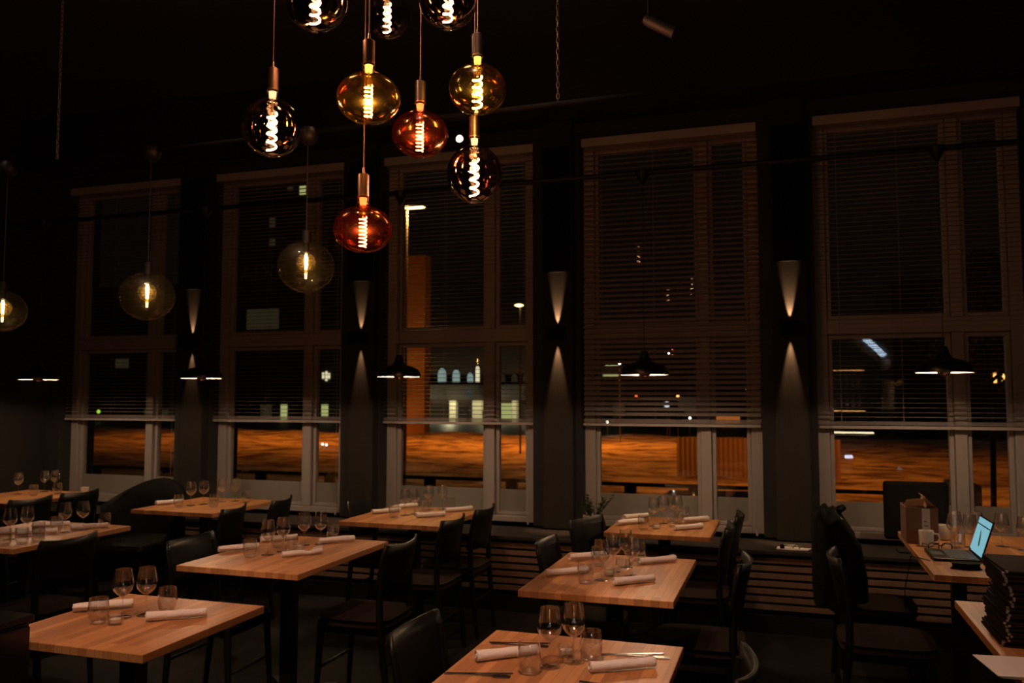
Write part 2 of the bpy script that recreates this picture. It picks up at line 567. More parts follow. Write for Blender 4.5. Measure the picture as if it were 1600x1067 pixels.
# ------------------------------------------------------------------ venetian blinds
blind_txt = ['raised slatted blind on the first window, left of the first sconce',
             'slatted blind over the second window with dark lettering behind',
             'slatted blind over the third window, glowing amber at its left',
             'slatted blind on the fourth window with wider tilted slats',
             'slatted blind over the fifth window above the laptop table']
for i, x0 in enumerate(W_LEFT):
    b = empty('venetian_blind', (x0, 6.53, ZT))
    tag(b, 'white ' + blind_txt[i] if i else 'white ' + blind_txt[0], 'blind', 'venetian blinds')
    MB().box(.005, W_W - .005, -.045, .045, -.075, -.005).build('headrail', M_frame, b, bevel=0.004)
    pitch, wid, tilt = (0.041, 0.046, math.radians(30)) if i == 3 else (0.034, 0.036, math.radians([4, 3, 4, 0, 2][i]))
    z = -.10
    zb = 1.375 - ZT
    mb = MB()
    k = 0
    while z > zb + .055:
        a = tilt + random.uniform(-.02, .02)
        dy, dz = wid / 2 * math.cos(a), wid / 2 * math.sin(a)
        # inner edge (towards the room) lower, slight crown
        pr = [(-dy, -dz), (0, .002), (dy, dz), (dy, dz - .0012), (0, .0008), (-dy, -dz - .0012)]
        sag = random.uniform(-.001, .001)
        mb.prism([(py, z + pz + sag) for py, pz in pr], .012, W_W - .012, 'YZ')
        z -= pitch
    while z > zb + .012:
        mb.box(.012, W_W - .012, -wid / 2, wid / 2, z, z + .002)
        z -= .0045
    mb.build('slats', M_slat, b)
    MB().box(.008, W_W - .008, -.022, .022, zb - .012, zb + .010).build('bottom_rail', M_frame, b, bevel=0.003)
    for fx in (.12, .42, .72, .93):
        MB().tube([(W_W * fx, -wid / 2 - .003, -.07), (W_W * fx, -wid / 2 - .003, zb)], .0011, 5).tube(
            [(W_W * fx, wid / 2 + .003, -.07), (W_W * fx, wid / 2 + .003, zb)], .0011, 5).build('ladder_cord', M_slat_stack, b)
    pc = MB().tube([(W_W - .05, -.05, -.05), (W_W - .052, -.05, -1.5), (W_W - .05, -.05, .56 - ZT + .03)], .0013, 5).build('pull_cord', M_slat_stack, b)
    MB().lathe([(.001, .03), (.004, .028), (.010, 0), (.008, -.012), (.001, -.014)], 12, (W_W - .05, -.05, .56 - ZT + .02)).build('cord_tassel', M_frame, pc, smooth=True)

# faint lettering on the second window's glass (reads ADO from inside)
cv = bpy.data.curves.new('window_lettering', 'FONT')
cv.body = 'ADO'
cv.size = 0.22
cv.extrude = 0.0008
cv.materials.append(M_text)
tmp = bpy.data.objects.new('tmp_text', cv)
COL.objects.link(tmp)
bpy.context.view_layer.update()
lme = bpy.data.meshes.new_from_object(tmp.evaluated_get(bpy.context.evaluated_depsgraph_get()))
bpy.data.objects.remove(tmp)
lo = bpy.data.objects.new('window_lettering', lme)
COL.objects.link(lo)
p = at(377, 440, 6.668)
lo.location = (p.x, 6.645, p.z)
lo.rotation_euler = (PI / 2, 0, 0)
tag(lo, 'dark lettering ADO stuck on the second window glass', 'lettering')

# ------------------------------------------------------------------ window bench with slatted front
bn = empty('window_bench', (0, 6.0, 0))
tag(bn, 'long low dark window bench with slatted brown front', 'bench')
MB().box(XL + .01, XR - .01, -.02, .45, .525, .555).build('bench_top', M_bench, bn, bevel=0.004)
mb = MB()
for k in range(7):
    z = .155 + k * .052
    for a, b in ((XL + .02, -4.3), (-4.29, -1.72), (-1.71, .3), (.31, XR - .02)):
        mb.box(a, b, .0, .018, z, z + .034)
mb.build('slat_front', M_benchslat, bn)
MB().box(XL + .02, XR - .02, .06, .09, .0, .525).build('bench_body', M_black, bn)
MB().box(XL + .02, XR - .02, -.01, .06, .0, .12).build('plinth', M_black, bn)

# ------------------------------------------------------------------ wall sconces
SC_TXT = ['on the pilaster left of the second window', 'on the pilaster left of the third window',
          'on the pilaster left of the fourth window', 'on the pilaster left of the fifth window']
for i, x in enumerate(PIL_X):
    s = empty('wall_sconce', (x, 6.355, 2.095))
    tag(s, 'black up and down wall light ' + SC_TXT[i], 'wall light', 'up and down sconces on the pilasters')
    MB().box(-.068, .068, -.105, -.036, -.044, .044).box(-.068, -.026, -.036, .004, -.044, .044).box(.026, .068, -.036, .004, -.044, .044).build('lamp_body', M_acoustic, s)
    MB().box(-.026, .026, -.036, .004, -.008, .008).build('lamp_core', M_acoustic, s)
    pw = [46, 52, 95, 95][i]
    for sgn in (1, -1):
        lamp('sconce_lamp', 'SPOT', (0, -.018, .022 * sgn), pw, (1.0, .52, .25), .005, s,
             rot=((PI - .13) if sgn > 0 else .035, 0, 0), spot_size=math.radians(25), spot_blend=.8)


# ------------------------------------------------------------------ pipes, chains, pendant lamps
PIPE_Z, PIPE_Y = 3.095, 5.5
o = MB().tube([(XL + .01, PIPE_Y, PIPE_Z), (XR - .01, PIPE_Y, PIPE_Z)], .018, 12).build('suspended_pipe', M_black, smooth=True)
tag(o, 'long black pipe carrying the domed pendants along the windows', 'pipe')
P2Y, P2Z = 3.2, 2.765
o = MB().tube([(XL + .01, P2Y, P2Z), (-.2, P2Y, P2Z + .02)], .010, 10).tube([(-2.4, P2Y, P2Z + .012), (-1.8, P2Y + .01, P2Z + .03), (-1.2, P2Y, P2Z + .018), (-.3, P2Y, P2Z + .03)], .004, 6).build('hanging_rail', M_acoustic, smooth=True)
tag(o, 'thin black rail hung on chains behind the bulb cluster', 'rail')


def chain(x, y, z0, z1, label):
    mb = MB()
    z, k = z0, 0
    L, R_ = .030, .0016
    while z < z1 - .001:
        pts = []
        for j in range(9):
            a = 2 * PI * j / 8
            dx, dz = .006 * math.cos(a), L * .5 * math.sin(a)
            pts.append((x + (dx if k % 2 else 0), y + (0 if k % 2 else dx), z + L / 2 + dz))
        mb.tube(pts, R_, 4, cap=False)
        z += L * .78
        k += 1
    o = mb.build('hanging_chain', M_chain)
    return tag(o, label, 'chain', 'chains holding the rail')


chain(-.846, 3.2, P2Z + .01, ZC, 'thin steel chain hanging from ceiling right of bulb cluster')
chain(-3.445, 3.2, P2Z + .01, ZC, 'thin steel chain hanging at upper left above empty wall')


def make_dome(loc, label):
    r = empty('dome_pendant', loc)
    tag(r, label, 'pendant lamp', 'black dome pendants over the window tables')
    R_ = .158
    outer = [(R_, 0), (R_ + .001, .012), (R_ * .97, .035), (R_ * .86, .058), (R_ * .60, .076), (.052, .088), (.038, .102), (.030, .125), (.024, .150), (.018, .158), (.0005, .160)]
    MB().lathe(outer, 48).build('shade', M_blackgloss, r, smooth=True)
    inner = [(R_ - .003, .0005), (R_ * .94, .032), (R_ * .82, .054), (R_ * .56, .070), (.046, .080), (.0005, .084)]
    MB().lathe(inner, 48).build('shade_lining', M_shade_in, r, smooth=True)
    b = MB().lathe([(.0005, -.022), (.020, -.017), (.036, -.003), (.041, .014), (.040, .026)], 28).build('bulb_crown', M_silver, r, smooth=True)
    MB().cyl((0, 0, 0), .018, .030, .079, 16).build('lamp_holder', M_black, r)
    MB().tube([(0, 0, .155), (0, 0, PIPE_Z - loc[2] - .05)], .0022, 6).build('cord', M_cord, r)
    MB().lathe([(.0005, -.085), (.010, -.080), (.030, -.045), (.046, -.010), (.046, .012), (.0005, .014)], 24, (0, 0, PIPE_Z - loc[2])).build('canopy', M_black, r, smooth=True)
    for k in range(4):
        a = PI / 4 + k * PI / 2
        lamp('pendant_lamp', 'POINT', (.062 * math.cos(a), .062 * math.sin(a), .034), 5.2, (1.0, .65, .40), .008, r)
    return r


DOMES = [(-6.04, 'black dome pendant above the far left corner table'), (-4.373, 'black dome pendant in front of the first lit sconce'),
         (-2.657, 'black dome pendant at the left edge of the third window'), (-.871, 'black dome pendant before the fourth window'),
         (.91, 'black dome pendant with bluish sheen above laptop table')]
for x, t in DOMES:
    make_dome((x, 5.5, 1.738), t)


# clear globe pendants
def globe(loc, d, label, sq=.92):
    rear = loc[1] < 0
    r = empty('globe_pendant', loc)
    tag(r, label, 'pendant lamp', 'clear globe pendants on the thin rail')
    R_ = d / 2
    prof = [(R_ * math.sin(a) , -R_ * sq * math.cos(a)) for a in [PI * k / 28 for k in range(1, 27)]]
    prof = [(.0005, -R_ * sq)] + prof
    MB().lathe(prof, 48).build('glass_globe', M_clear, r, smooth=True)
    zt = R_ * sq
    MB().cyl((0, 0, zt - .01), .020, 0, .055, 20).build('lamp_holder', M_black, r, smooth=True)
    r2 = .042
    bz = zt * .16
    bulb = MB().lathe([(.014, bz + .052)] + [(r2 * math.sin(a), bz - r2 * math.cos(a)) for a in [PI * k / 20 for k in range(18, 0, -1)]] + [(.0005, bz - r2)], 32).build('inner_bulb', M_inner, r, smooth=True)
    MB().cyl((0, 0, bz + .045), .015, 0, zt - bz - .045, 16).build('screw_cap', M_black, r, smooth=True)
    MB().tube([(0, 0, bz + .040), (0, 0, bz + .02), (0, 0, bz - .030)], [.004, .0085, .006], 8).build('filament', M_led, bulb, smooth=True)
    MB().tube([(0, 0, bz - r2 - .006), (0, 0, bz - r2 - .030)], [.006, .005], 8).build('tip_reflection_glow', M_reflection_glow, r, smooth=True)  # emissive tip imitating the filament reflected low in the globe
    MB().tube([(0, 0, zt + .04), (0, 0, P2Z - loc[2])], .0022, 6).build('cord', M_cord, r)
    MB().lathe([(.0005, -.045), (.022, -.040), (.042, -.018), (.045, .012), (.03, .035), (.0005, .04)], 24, (0, 0, P2Z - loc[2])).build('canopy', M_black, r, smooth=True)
    lamp('globe_lamp', 'POINT', (0, 0, bz), 22 if rear else 3.0, (1, .60, .40) if rear else WARM, .03 if rear else .005, r)


globe((-3.765, 3.2, 2.03), .225, 'clear globe pendant cut by the left picture edge')
globe((-2.865, 3.2, 2.073), .250, 'clear globe pendant hanging before the first window')
globe((-2.004, 3.2, 2.172), .250, 'clear olive globe pendant hanging before the second window')


# added globes behind the viewer, brightening the fronts of the table settings
o = MB().tube([(-3.6, -.7, P2Z + .01), (1.8, -.7, P2Z + .01)], .010, 10).tube([(-3.5, -.7, P2Z), (-3.5, -.7, ZC)], .004, 6).tube([(1.0, -.7, P2Z), (1.0, -.7, ZC)], .004, 6).build('hanging_rail', M_acoustic, smooth=True)
tag(o, 'thin black rail behind the viewer, added to carry the fill globes', 'rail')
for gx, gz, gt in ((-3.3, 2.35, 'leftmost of three'), (-1.3, 2.35, 'middle of three'), (1.64, 1.86, 'rightmost of three')):
    e = globe((gx, -.7, gz), .250, 'added clear globe pendant for fill light, %s behind the viewer' % gt)

# cluster of big tinted bulbs
def big_bulb(loc, d, hz, mat, fil, label, watt, cap=M_copper):
    """a cord-hung oversized bulb; hz = height/width ratio"""
    r = empty('filament_bulb_pendant', loc)
    tag(r, label, 'pendant lamp', 'large bulbs hanging in a cluster')
    R_ = d / 2
    Hh = R_ * hz
    prof = [(.0005, -Hh)]
    for k in range(1, 28):
        a = PI * k / 30
        prof.append((R_ * math.sin(a), -Hh * math.cos(a)))
    neck = .0215
    zt = Hh * 1.0
    prof = [p for p in prof if not (p[1] > 0 and p[0] < neck + .012)]
    lz = prof[-1][1]
    prof += [(neck + .006, lz + .006), (neck + .001, lz + .013), (neck, lz + .022), (neck, lz + .040)]
    g = MB().lathe(prof, 56).build('glass_bulb', mat, r, smooth=True)
    top = lz + .040
    MB().lathe([(neck - .002, top - .004), (neck - .002, top + .002), (.0005, top + .002)], 24).build('screw_cap', M_collar, r, smooth=True)
    MB().lathe([(.0005, top + .002), (.0195, top + .002), (.0195, top + .074), (.014, top + .078), (.0045, top + .080), (.0035, top + .100), (.0005, top + .1)], 28).build('lamp_holder', cap, r, smooth=True)
    MB().tube([(0, 0, top + .095), (0, 0, ZC - loc[2] - .02)], .0019, 6).build('cord', M_browncord, r)
    # spiral filament
    pts = []
    turns = 4.6 if hz > .84 else 8
    z0, z1 = -Hh * .78, Hh * .52
    for k in range(int(turns * 14) + 1):
        a = 2 * PI * k / 14
        t = k / (turns * 14)
        rad = .0150 if hz > .84 else .0120
        pts.append((rad * math.cos(a), rad * math.sin(a), z1 + (z0 - z1) * t))
    MB().tube(pts, .0036 if hz > .84 else .0021, 6).build('filament', fil, r, smooth=True)
    MB().tube([(0, 0, top - .01), (0, 0, z1)], .0035, 8).build('stem', M_collar, r, smooth=True)
    MB().lathe([(.0005, top - .030), (.011, top - .028), (.013, top - .006), (.0005, top - .005)], 16).build('neck_reflection_glow', M_reflection_glow, r, smooth=True)  # emissive plug imitating the filament reflected in the glass neck
    lamp('bulb_lamp', 'POINT', (0, 0, (z0 + z1) / 2), watt * 3.2, WARM, .005, r)
    return r


big_bulb((-1.423, 2.303, 2.885), .205, 1.0, M_smoke, M_filament, 'smoky round bulb cut by the top edge, leftmost of the top three', 3)
big_bulb((-1.648, 3.261, 3.295), .205, 1.0, M_smoke, M_filament, 'smaller looking smoky round bulb, middle of the top three', 3, M_darkmetal)
big_bulb((-1.080, 2.599, 2.970), .200, 1.0, M_smoke, M_filament, 'smoky round bulb cut by the top edge, rightmost of the top three', 3)
big_bulb((-1.634, 2.384, 2.508), .200, 1.0, M_smoke, M_filament, 'smoky round bulb, leftmost in the cluster', 3)
big_bulb((-1.252, 2.351, 2.556), .205, .80, M_amber, M_filament, 'flattened amber yellow bulb in the middle of the cluster', 3)
big_bulb((-.978, 2.620, 2.650), .200, .86, M_olive, M_filament, 'flattened olive bulb, at the right above a smoky one', 3, M_darkmetal)
big_bulb((-1.209, 2.656, 2.527), .200, .82, M_red, M_filament_ruby, 'upper of two ruby red flattened bulbs', 3, M_darkmetal)
big_bulb((-1.052, 2.788, 2.404), .200, 1.06, M_smoke, M_filament, 'smoky round bulb, low at the right of the cluster', 3, M_darkmetal)
big_bulb((-1.347, 2.501, 2.165), .200, .80, M_red, M_filament_ruby, 'lower ruby red flattened bulb, lowest of the cluster', 3)

# unlit adjustable spotlight near the top edge and the small lit one under the beam
# added unseen ceiling spotlights that brighten the tables, above the top of the picture
for sx, sy, tx, ty, pw, tb in ((-1.9, 1.1, -2.36, 2.62, 190, 'front left table'), (-.5, 1.0, -.68, 2.50, 210, 'front table with cutlery'),
                               (-.95, 2.0, -.79, 4.0, 160, 'middle right table'), (-2.2, 2.0, -2.57, 4.0, 130, 'middle left table'),
                               (-3.9, 2.2, -4.45, 4.1, 85, 'left edge table'), (1.0, 1.5, .85, 3.1, 95, 'menu stack table')):
    e = empty('ceiling_spotlight', (sx, sy, ZC))
    tag(e, 'added unseen black cylinder spotlight on the ceiling aimed at the %s' % tb, 'spotlight', 'added unseen ceiling spotlights over the tables')
    MB().tube([(0, 0, 0), (0, 0, -.16)], .006, 8).build('rod', M_black, e)
    d_ = (Vector((tx, ty, .75)) - Vector((sx, sy, ZC - .2))).normalized()
    h0 = Vector((0, 0, -.20))
    MB().tube([h0 - d_ * .07, h0 + d_ * .09], .034, 20, cap=False).tube([h0 - d_ * .07, h0 - d_ * .062], .034, 20).build('lamp_head', M_black, e, smooth=True)
    lamp('added_fill_lamp', 'SPOT', h0 + d_ * .05, pw * 1.35, (1.0, .60, .43), .02, e, rot=d_.to_track_quat('-Z', 'Y').to_euler(), spot_size=math.radians(36), spot_blend=.85)
s = empty('ceiling_spotlight', (-.445, 3.0, ZC))
tag(s, 'dark tilted cylinder spotlight hanging at top, unlit', 'spotlight')
MB().tube([(0, 0, 0), (0, 0, 3.0 - ZC)], .006, 8).build('rod', M_black, s)
a_, b_ = Vector((0.0, 0, 2.985 - ZC)), Vector((.095, .0, 2.925 - ZC))
MB().tube([a_ - (b_ - a_) * .15, a_, b_, b_ + (b_ - a_) * .02], [.018, .024, .024, .020], 20).build('lamp_head', pm('grey_metal_head', (.02, .022, .026), .5), s, smooth=True)
pq = at(718, 216, 6.1)
s = empty('small_spotlight', (pq.x, pq.y, pq.z))
tag(s, 'small glowing spotlight under the beam beside ruby bulb', 'spotlight')
MB().tube([(0, .03, .0), (0, .03, 3.80 - pq.z)], .006, 8).build('rod', M_black, s)
MB().tube([(0, .10, .02), (0, .0, .0)], [.022, .036], 18).build('lamp_head', M_black, s, smooth=True)
MB().lathe([(.0005, 0), (.02, .004), (.032, .014)], 20, mat=Matrix.Translation((0, -.012, 0)) @ Matrix.Rotation(-PI / 2, 4, 'X')).build('lens', em('spot_lens', (1.0, .78, .5), 5), s, smooth=True)


# ------------------------------------------------------------------ tables
def table(name_label, x0, x1, y0, y1, group='oak topped restaurant tables', rounded=False, z=.75):
    cx, cy = (x0 + x1) / 2, (y0 + y1) / 2
    t = empty('dining_table', (cx, cy, 0))
    tag(t, name_label, 'table', group)
    hx, hy = (x1 - x0) / 2, (y1 - y0) / 2
    mb = MB()
    if rounded:
        pts = [(-hx, -hy)] + [(hx - .12 + .12 * math.sin(a), -hy + .12 - .12 * math.cos(a)) for a in [k * PI / 16 for k in range(9)]] + [(hx, hy), (-hx, hy)]
        mb.prism(pts, z - .030, z, 'XY')
    else:
        mb.box(-hx, hx, -hy, hy, z - .030, z)
    mb.build('tabletop', M_oak, t, bevel=0.0025)
    MB().box(-hx * .55, hx * .55, -.035, .035, z - .055, z - .031).box(-.035, .035, -hy * .6, hy * .6, z - .055, z - .031).build('support_bracket', M_black, t)
    MB().box(-.035, .035, -.035, .035, .03, z - .055).build('pedestal', M_black, t, bevel=.003)
    ft = MB()
    for k in range(4):
        m = Matrix.Rotation(k * PI / 2 + PI / 4, 4, 'Z')
        ft.prism([(.02, .032), (.27, .016), (.28, 0.0), (.02, 0.0)], -.03, .03, 'XZ', m)
    ft.build('foot', M_black, t, bevel=.002)
    return t


TABLES = {
    'A': ('light oak table set for two, front left', -2.70, -2.022, 2.285, 2.96),
    'B': ('light oak table with loose cutlery, nearest at bottom', -1.012, -.340, 2.235, 2.925),
    'C': ('oak table set for four, right of centre, before the low bench', -1.127, -.450, 3.54, 4.48),
    'D': ('oak table set for four, left of centre, behind front left table', -2.925, -2.222, 3.52, 4.48),
    'E': ('oak table set before the second window', -4.68, -3.95, 5.12, 5.93),
    'F': ('oak table set before the third window', -2.90, -2.15, 5.08, 5.93),
    'G': ('oak table set before the fourth window beside plant', -1.09, -.435, 5.20, 5.95),
    'H': ('oak table crowded with tumblers at the left edge', -4.85, -4.09, 3.60, 4.48),
    'I': ('farthest oak table in the left corner', -6.55, -5.78, 5.08, 5.92),
    'K': ('oak table carrying the menu stack, bottom right', .66, 1.40, 2.85, 3.93),
}
for k, a in TABLES.items():
    table(*a)
table('oak table with the laptop and cardboard box', .667, 1.10, 4.455, 5.80, rounded=True)
table('oak side table right of laptop table', 1.105, 1.72, 4.95, 5.80)


# ------------------------------------------------------------------ chairs
def chair_proto():
    r = empty('dining_chair', (0, 0, 0))
    tag(r, 'x', 'chair', 'black bentwood chairs')
    # faces -Y?  local: sitter faces +X, back at x=-.20
    n = 12
    # curved solid back: arc in plan
    mb = MB()
    rows = [(.58, -.190), (.65, -.200), (.72, -.213), (.79, -.228), (.835, -.240)]
    vs = []
    for z, xb in rows:
        for k in range(n + 1):
            t = -1 + 2 * k / n
            w = .195 - (.012 if z > .82 else 0)
            vs.append((xb + .045 * t * t, w * t, z + (.012 * t * t if z > .82 else 0)))
    m = n + 1
    fs = [(i * m + k, i * m + k + 1, (i + 1) * m + k + 1, (i + 1) * m + k) for i in range(len(rows) - 1) for k in range(n)]
    mb.add(vs, fs)
    mb.build('backrest', M_chair, r, smooth=True, solid=.014)
    for s in (-1, 1):
        MB().tube([(-.215, .165 * s, 0), (-.185, .172 * s, .30), (-.168, .176 * s, .46), (-.168, .178 * s, .62), (-.190, .178 * s, .80)], [.013, .017, .019, .016, .011], 10).build('leg', M_chair, r, smooth=True)
        MB().tube([(.195, .175 * s, 0), (.180, .172 * s, .25), (.170, .168 * s, .43)], [.012, .016, .019], 10).build('leg', M_chair, r, smooth=True)
    MB().box(-.17, .17, -.165, -.145, .38, .43).box(-.17, .17, .145, .165, .38, .43).box(-.175, -.155, -.16, .16, .38, .43).box(.155, .175, -.16, .16, .38, .43).build('seat_frame', M_chair, r)
    pts = []
    for k in range(24):
        a = 2 * PI * k / 24
        cxx, cyy = math.cos(a), math.sin(a)
        e = .45
        pts.append((.20 * math.copysign(abs(cxx) ** e, cxx), .20 * math.copysign(abs(cyy) ** e, cyy)))
    MB().prism(pts, .43, .462, 'XY').build('seat', M_seatpad, r, smooth=True, bevel=.012)
    MB().tube([(-.19, -.172, .24), (-.19, .172, .24)], .009, 8).build('stretcher', M_chair, r, smooth=True)
    MB().tube([(.18, -.17, .20), (.18, .17, .20)], .009, 8).build('stretcher', M_chair, r, smooth=True)
    return r


CHAIRS = [  # (back centre x, y, facing angle, label)
    (-3.66, 3.60, PI, 'black chair right of the crowded left edge table'),
    (-5.33, 4.86, PI, 'black chair, nearer of two beside the far left corner table'),
    (-5.33, 5.32, PI, 'black chair, farther of two beside the far left corner table'),
    (-3.58, 4.92, PI + .2, 'black chair before the second window, left of the pair'),
    (-3.53, 5.42, PI + .2, 'black chair before the second window, right of the pair'),
    (-1.95, 4.90, PI, 'black chair before the third window, left of the pair'),
    (-1.93, 5.42, PI, 'black chair before the third window, right of the pair'),
    (-3.02, 5.55, 0, 'black chair half hidden behind table at the third window'),
    (-1.22, 5.16, -.35, 'black chair beside the potted plant'),
    (-.30, 5.08, PI, 'black chair, nearer of two right of the fourth window table'),
    (-.27, 5.60, PI, 'black chair, farther of two right of the fourth window table'),
    (-1.24, 4.30, 0, 'black chair left of the middle right table'),
    (-.17, 4.10, PI, 'black chair right of the middle right table'),
    (-1.22, 2.60, 0, 'black chair left of the front table with cutlery'),
    (-.10, 2.52, PI, 'black chair right of the front table with cutlery'),
    (-1.90, 4.05, PI, 'black chair right of the middle left table'),
    (-3.10, 3.80, 0, 'black chair left of the middle left table'),
    (.20, 4.38, 0, 'black chair with brown seat, empty, beside laptop table'),
    (.22, 5.10, 0, 'black chair under the draped jacket'),
]
cp = chair_proto()
for i, (bx, by, ang, lab) in enumerate(CHAIRS):
    cx = bx + .235 * math.cos(ang)
    cy = by + .235 * math.sin(ang)
    if i == 0:
        cp.location = (cx, cy, 0); cp.rotation_euler = (0, 0, ang); cp['label'] = lab
    else:
        dup(cp, (cx, cy, 0), ang, lab)

# jacket draped on the chair by the laptop table
mb = MB()
rings = []
N = 28
prof = [(.965, .13, .045), (.955, .17, .065), (.92, .205, .085), (.86, .225, .095), (.76, .235, .10), (.64, .24, .105), (.52, .245, .11), (.44, .25, .115)]
vs = []
for z, w, d in prof:
    for k in range(N):
        a = 2 * PI * k / N
        wob = 1 + .07 * math.sin(3 * a + z * 9) + .05 * math.sin(7 * a - z * 14)
        lean = -.09 * (z - .44) - (.0 if z < .9 else .0)
        vs.append((d * math.cos(a) * wob + lean, w * math.sin(a) * wob, z + .012 * math.sin(5 * a)))
fs = [(i * N + k, i * N + (k + 1) % N, (i + 1) * N + (k + 1) % N, (i + 1) * N + k) for i in range(len(prof) - 1) for k in range(N)]
fs.append(tuple(range(N)))
mb.add(vs, fs)
jk = empty('jacket', (.26, 5.10, 0))
tag(jk, 'black jacket draped over a chair back by the laptop table', 'jacket')
jb = mb.build('jacket_body', M_leather, jk, smooth=True)
sb = jb.modifiers.new('sub', 'SUBSURF'); sb.levels = 1; sb.render_levels = 2
MB().tube([(.02, -.06, .955), (.05, -.02, .972), (.05, .03, .972), (.02, .07, .955)], .014, 8).build('collar', M_leather, jk, smooth=True)
MB().tube([(-.02, -.055, .935), (.02, -.085, .930), (.05, -.09, .905)], .0035, 6).build('collar_label', M_whitecable, jk)
for s in (-1, 1):
    MB().tube([(.0, .16 * s, .90), (.07, .22 * s, .78), (.10, .21 * s, .62), (.11, .19 * s, .50)], [.05, .055, .05, .042], 12).build('sleeve', M_leather, jk, smooth=True)


# upholstered armchairs near the windows
def armchair(loc, rz, label, w=.78, h=.94):
    r = empty('armchair', loc, rz)
    tag(r, label, 'armchair')
    MB().box(-w / 2 + .1, w / 2 - .1, -.30, .28, .22, .44).build('seat', M_leather, r, bevel=.05)
    # back curves round in plan
    vs, fs = [], []
    n, m = 20, 5
    for j in range(m):
        z = .16 + (h - .16) * j / (m - 1)
        for k in range(n + 1):
            t = PI * k / n
            zz = z if j < m - 1 else h - .20 * (1 - math.sin(t)) ** .8
            zz = min(zz, .16 + (zz - .16))
            vs.append((-(w / 2) * math.cos(t), -.02 + .34 * math.sin(t) ** .7, .16 + (zz - .16) if j == m - 1 else .16 + (h - .20 * (1 - math.sin(t)) ** .8 - .16) * j / (m - 1)))
    for j in range(m - 1):
        for k in range(n):
            fs.append((j * (n + 1) + k, j * (n + 1) + k + 1, (j + 1) * (n + 1) + k + 1, (j + 1) * (n + 1) + k))
    o = MB().add(vs, fs).build('backrest', M_leather, r, smooth=True, solid=-.07, bevel=.02)
    for sx in (-1, 1):
        for sy in (-1, 1):
            MB().tube([(sx * (w / 2 - .14), sy * .22, 0), (sx * (w / 2 - .14), sy * .22, .23)], .018, 8).build('leg', M_black, r)


armchair((-5.05, 5.62, 0), .1, 'black rounded armchair in front of the first window', .70, .90)
r = empty('monitor', (.83, 6.22, .555))
MB().box(-.20, .20, -.028, .02, .08, .47).build('housing', M_leather, r, bevel=.02)
MB().box(-.03, .03, -.01, .03, .01, .10).box(-.12, .12, -.08, .08, 0, .012).build('stand', M_plastic, r, bevel=.003)
tag(r, 'large black flat panel standing behind the cardboard box', 'monitor')


# ------------------------------------------------------------------ tableware
def wineglass_proto():
    r = empty('wine_glass')
    tag(r, 'x', 'wine glass')
    MB().lathe([(.0005, .0012), (.033, .0012), (.034, .0006), (.0335, 0), (.0005, 0)], 32).build('foot', M_glass, r, smooth=True)
    MB().lathe([(.012, .0014), (.006, .004), (.0036, .012), (.0030, .04), (.0032, .070), (.005, .078), (.0005, .082)], 16).build('stem', M_glass, r, smooth=True)
    outer = [(.0005, .078), (.010, .081), (.022, .090), (.034, .104), (.0385, .118), (.0385, .130), (.036, .148), (.0325, .168), (.0300, .184)]
    inner = [(.0288, .184), (.0313, .168), (.0348, .148), (.0373, .130), (.0372, .119), (.0326, .106), (.021, .0925), (.010, .0845), (.0005, .083)]
    MB().lathe(outer + inner, 40).build('bowl', M_glass, r, smooth=True)
    return r


def tumbler_proto():
    m = MB()
    outer = [(.0005, 0), (.022, 0), (.027, .003), (.034, .020), (.0375, .040), (.0365, .065), (.033, .094)]
    inner = [(.0318, .094), (.0352, .065), (.0362, .040), (.0327, .021), (.026, .009), (.0005, .007)]
    o = m.lathe(outer + inner, 36).build('tumbler', M_glass, smooth=True)
    tag(o, 'x', 'glass')
    return o


def tealight_proto():
    r = empty('candle_holder')
    tag(r, 'x', 'candle holder')
    MB().lathe([(.0005, 0), (.024, 0), (.027, .004), (.029, .022), (.026, .036), (.0245, .036), (.0265, .022), (.0245, .008), (.0005, .008)], 28).build('glass_cup', M_glass, r, smooth=True)
    MB().cyl((0, 0, .009), .019, 0, .012, 20).build('wax', pm('candle_wax', (.7, .62, .5), .5), r, smooth=True)
    return r


def napkin_proto(seed, pinch=False):
    rnd = random.Random(seed)
    n, m = 46, 22
    L = .215
    vs, fs = [], []
    turns = 2.6
    ph = rnd.uniform(0, 6)
    for j in range(m + 1):
        t = j / m
        y = -L / 2 + L * t
        sc = 1 + .05 * math.sin(4 * t + ph) + .02 * math.sin(11 * t + ph)
        if pinch:
            sc *= 1 - .42 * math.exp(-((t - .68) / .13) ** 2) + .12 * t
        for k in range(n + 1):
            u = k / n
            rad = (.0065 + .0120 * u) * sc
            a = 2 * PI * turns * u + .9 * t + ph
            jag = .006 * (u - .8) * math.sin(3 * a) if j in (0, m) else 0
            fold = .0006 * math.sin(5 * a + 20 * t + ph) * u
            vs.append((y + jag, (rad + fold) * math.cos(a) * 1.08, .0193 * sc + (rad + fold) * math.sin(a) * .97))
    for j in range(m):
        for k in range(n):
            fs.append((j * (n + 1) + k, j * (n + 1) + k + 1, (j + 1) * (n + 1) + k + 1, (j + 1) * (n + 1) + k))
    o = MB().add(vs, fs).build('rolled_napkin', M_linen, smooth=True, solid=.0013)
    o.data.set_sharp_from_angle(angle=PI)
    tag(o, 'x', 'napkin')
    return o


WG, TB, TL = wineglass_proto(), tumbler_proto(), tealight_proto()
NAPS = [napkin_proto(3), napkin_proto(11), napkin_proto(23)]
NAPP = napkin_proto(5, True)
used = {}
TZ = .7505


def place(proto, x, y, label, group, rz=None, z=TZ):
    rz = random.uniform(0, 6) if rz is None else rz
    if id(proto) not in used:
        used[id(proto)] = 1
        proto.location = (x, y, z)
        proto.rotation_euler = (0, 0, rz)
        proto['label'] = label
        proto['group'] = group
        return proto
    return dup(proto, (x, y, z), rz, label, group)


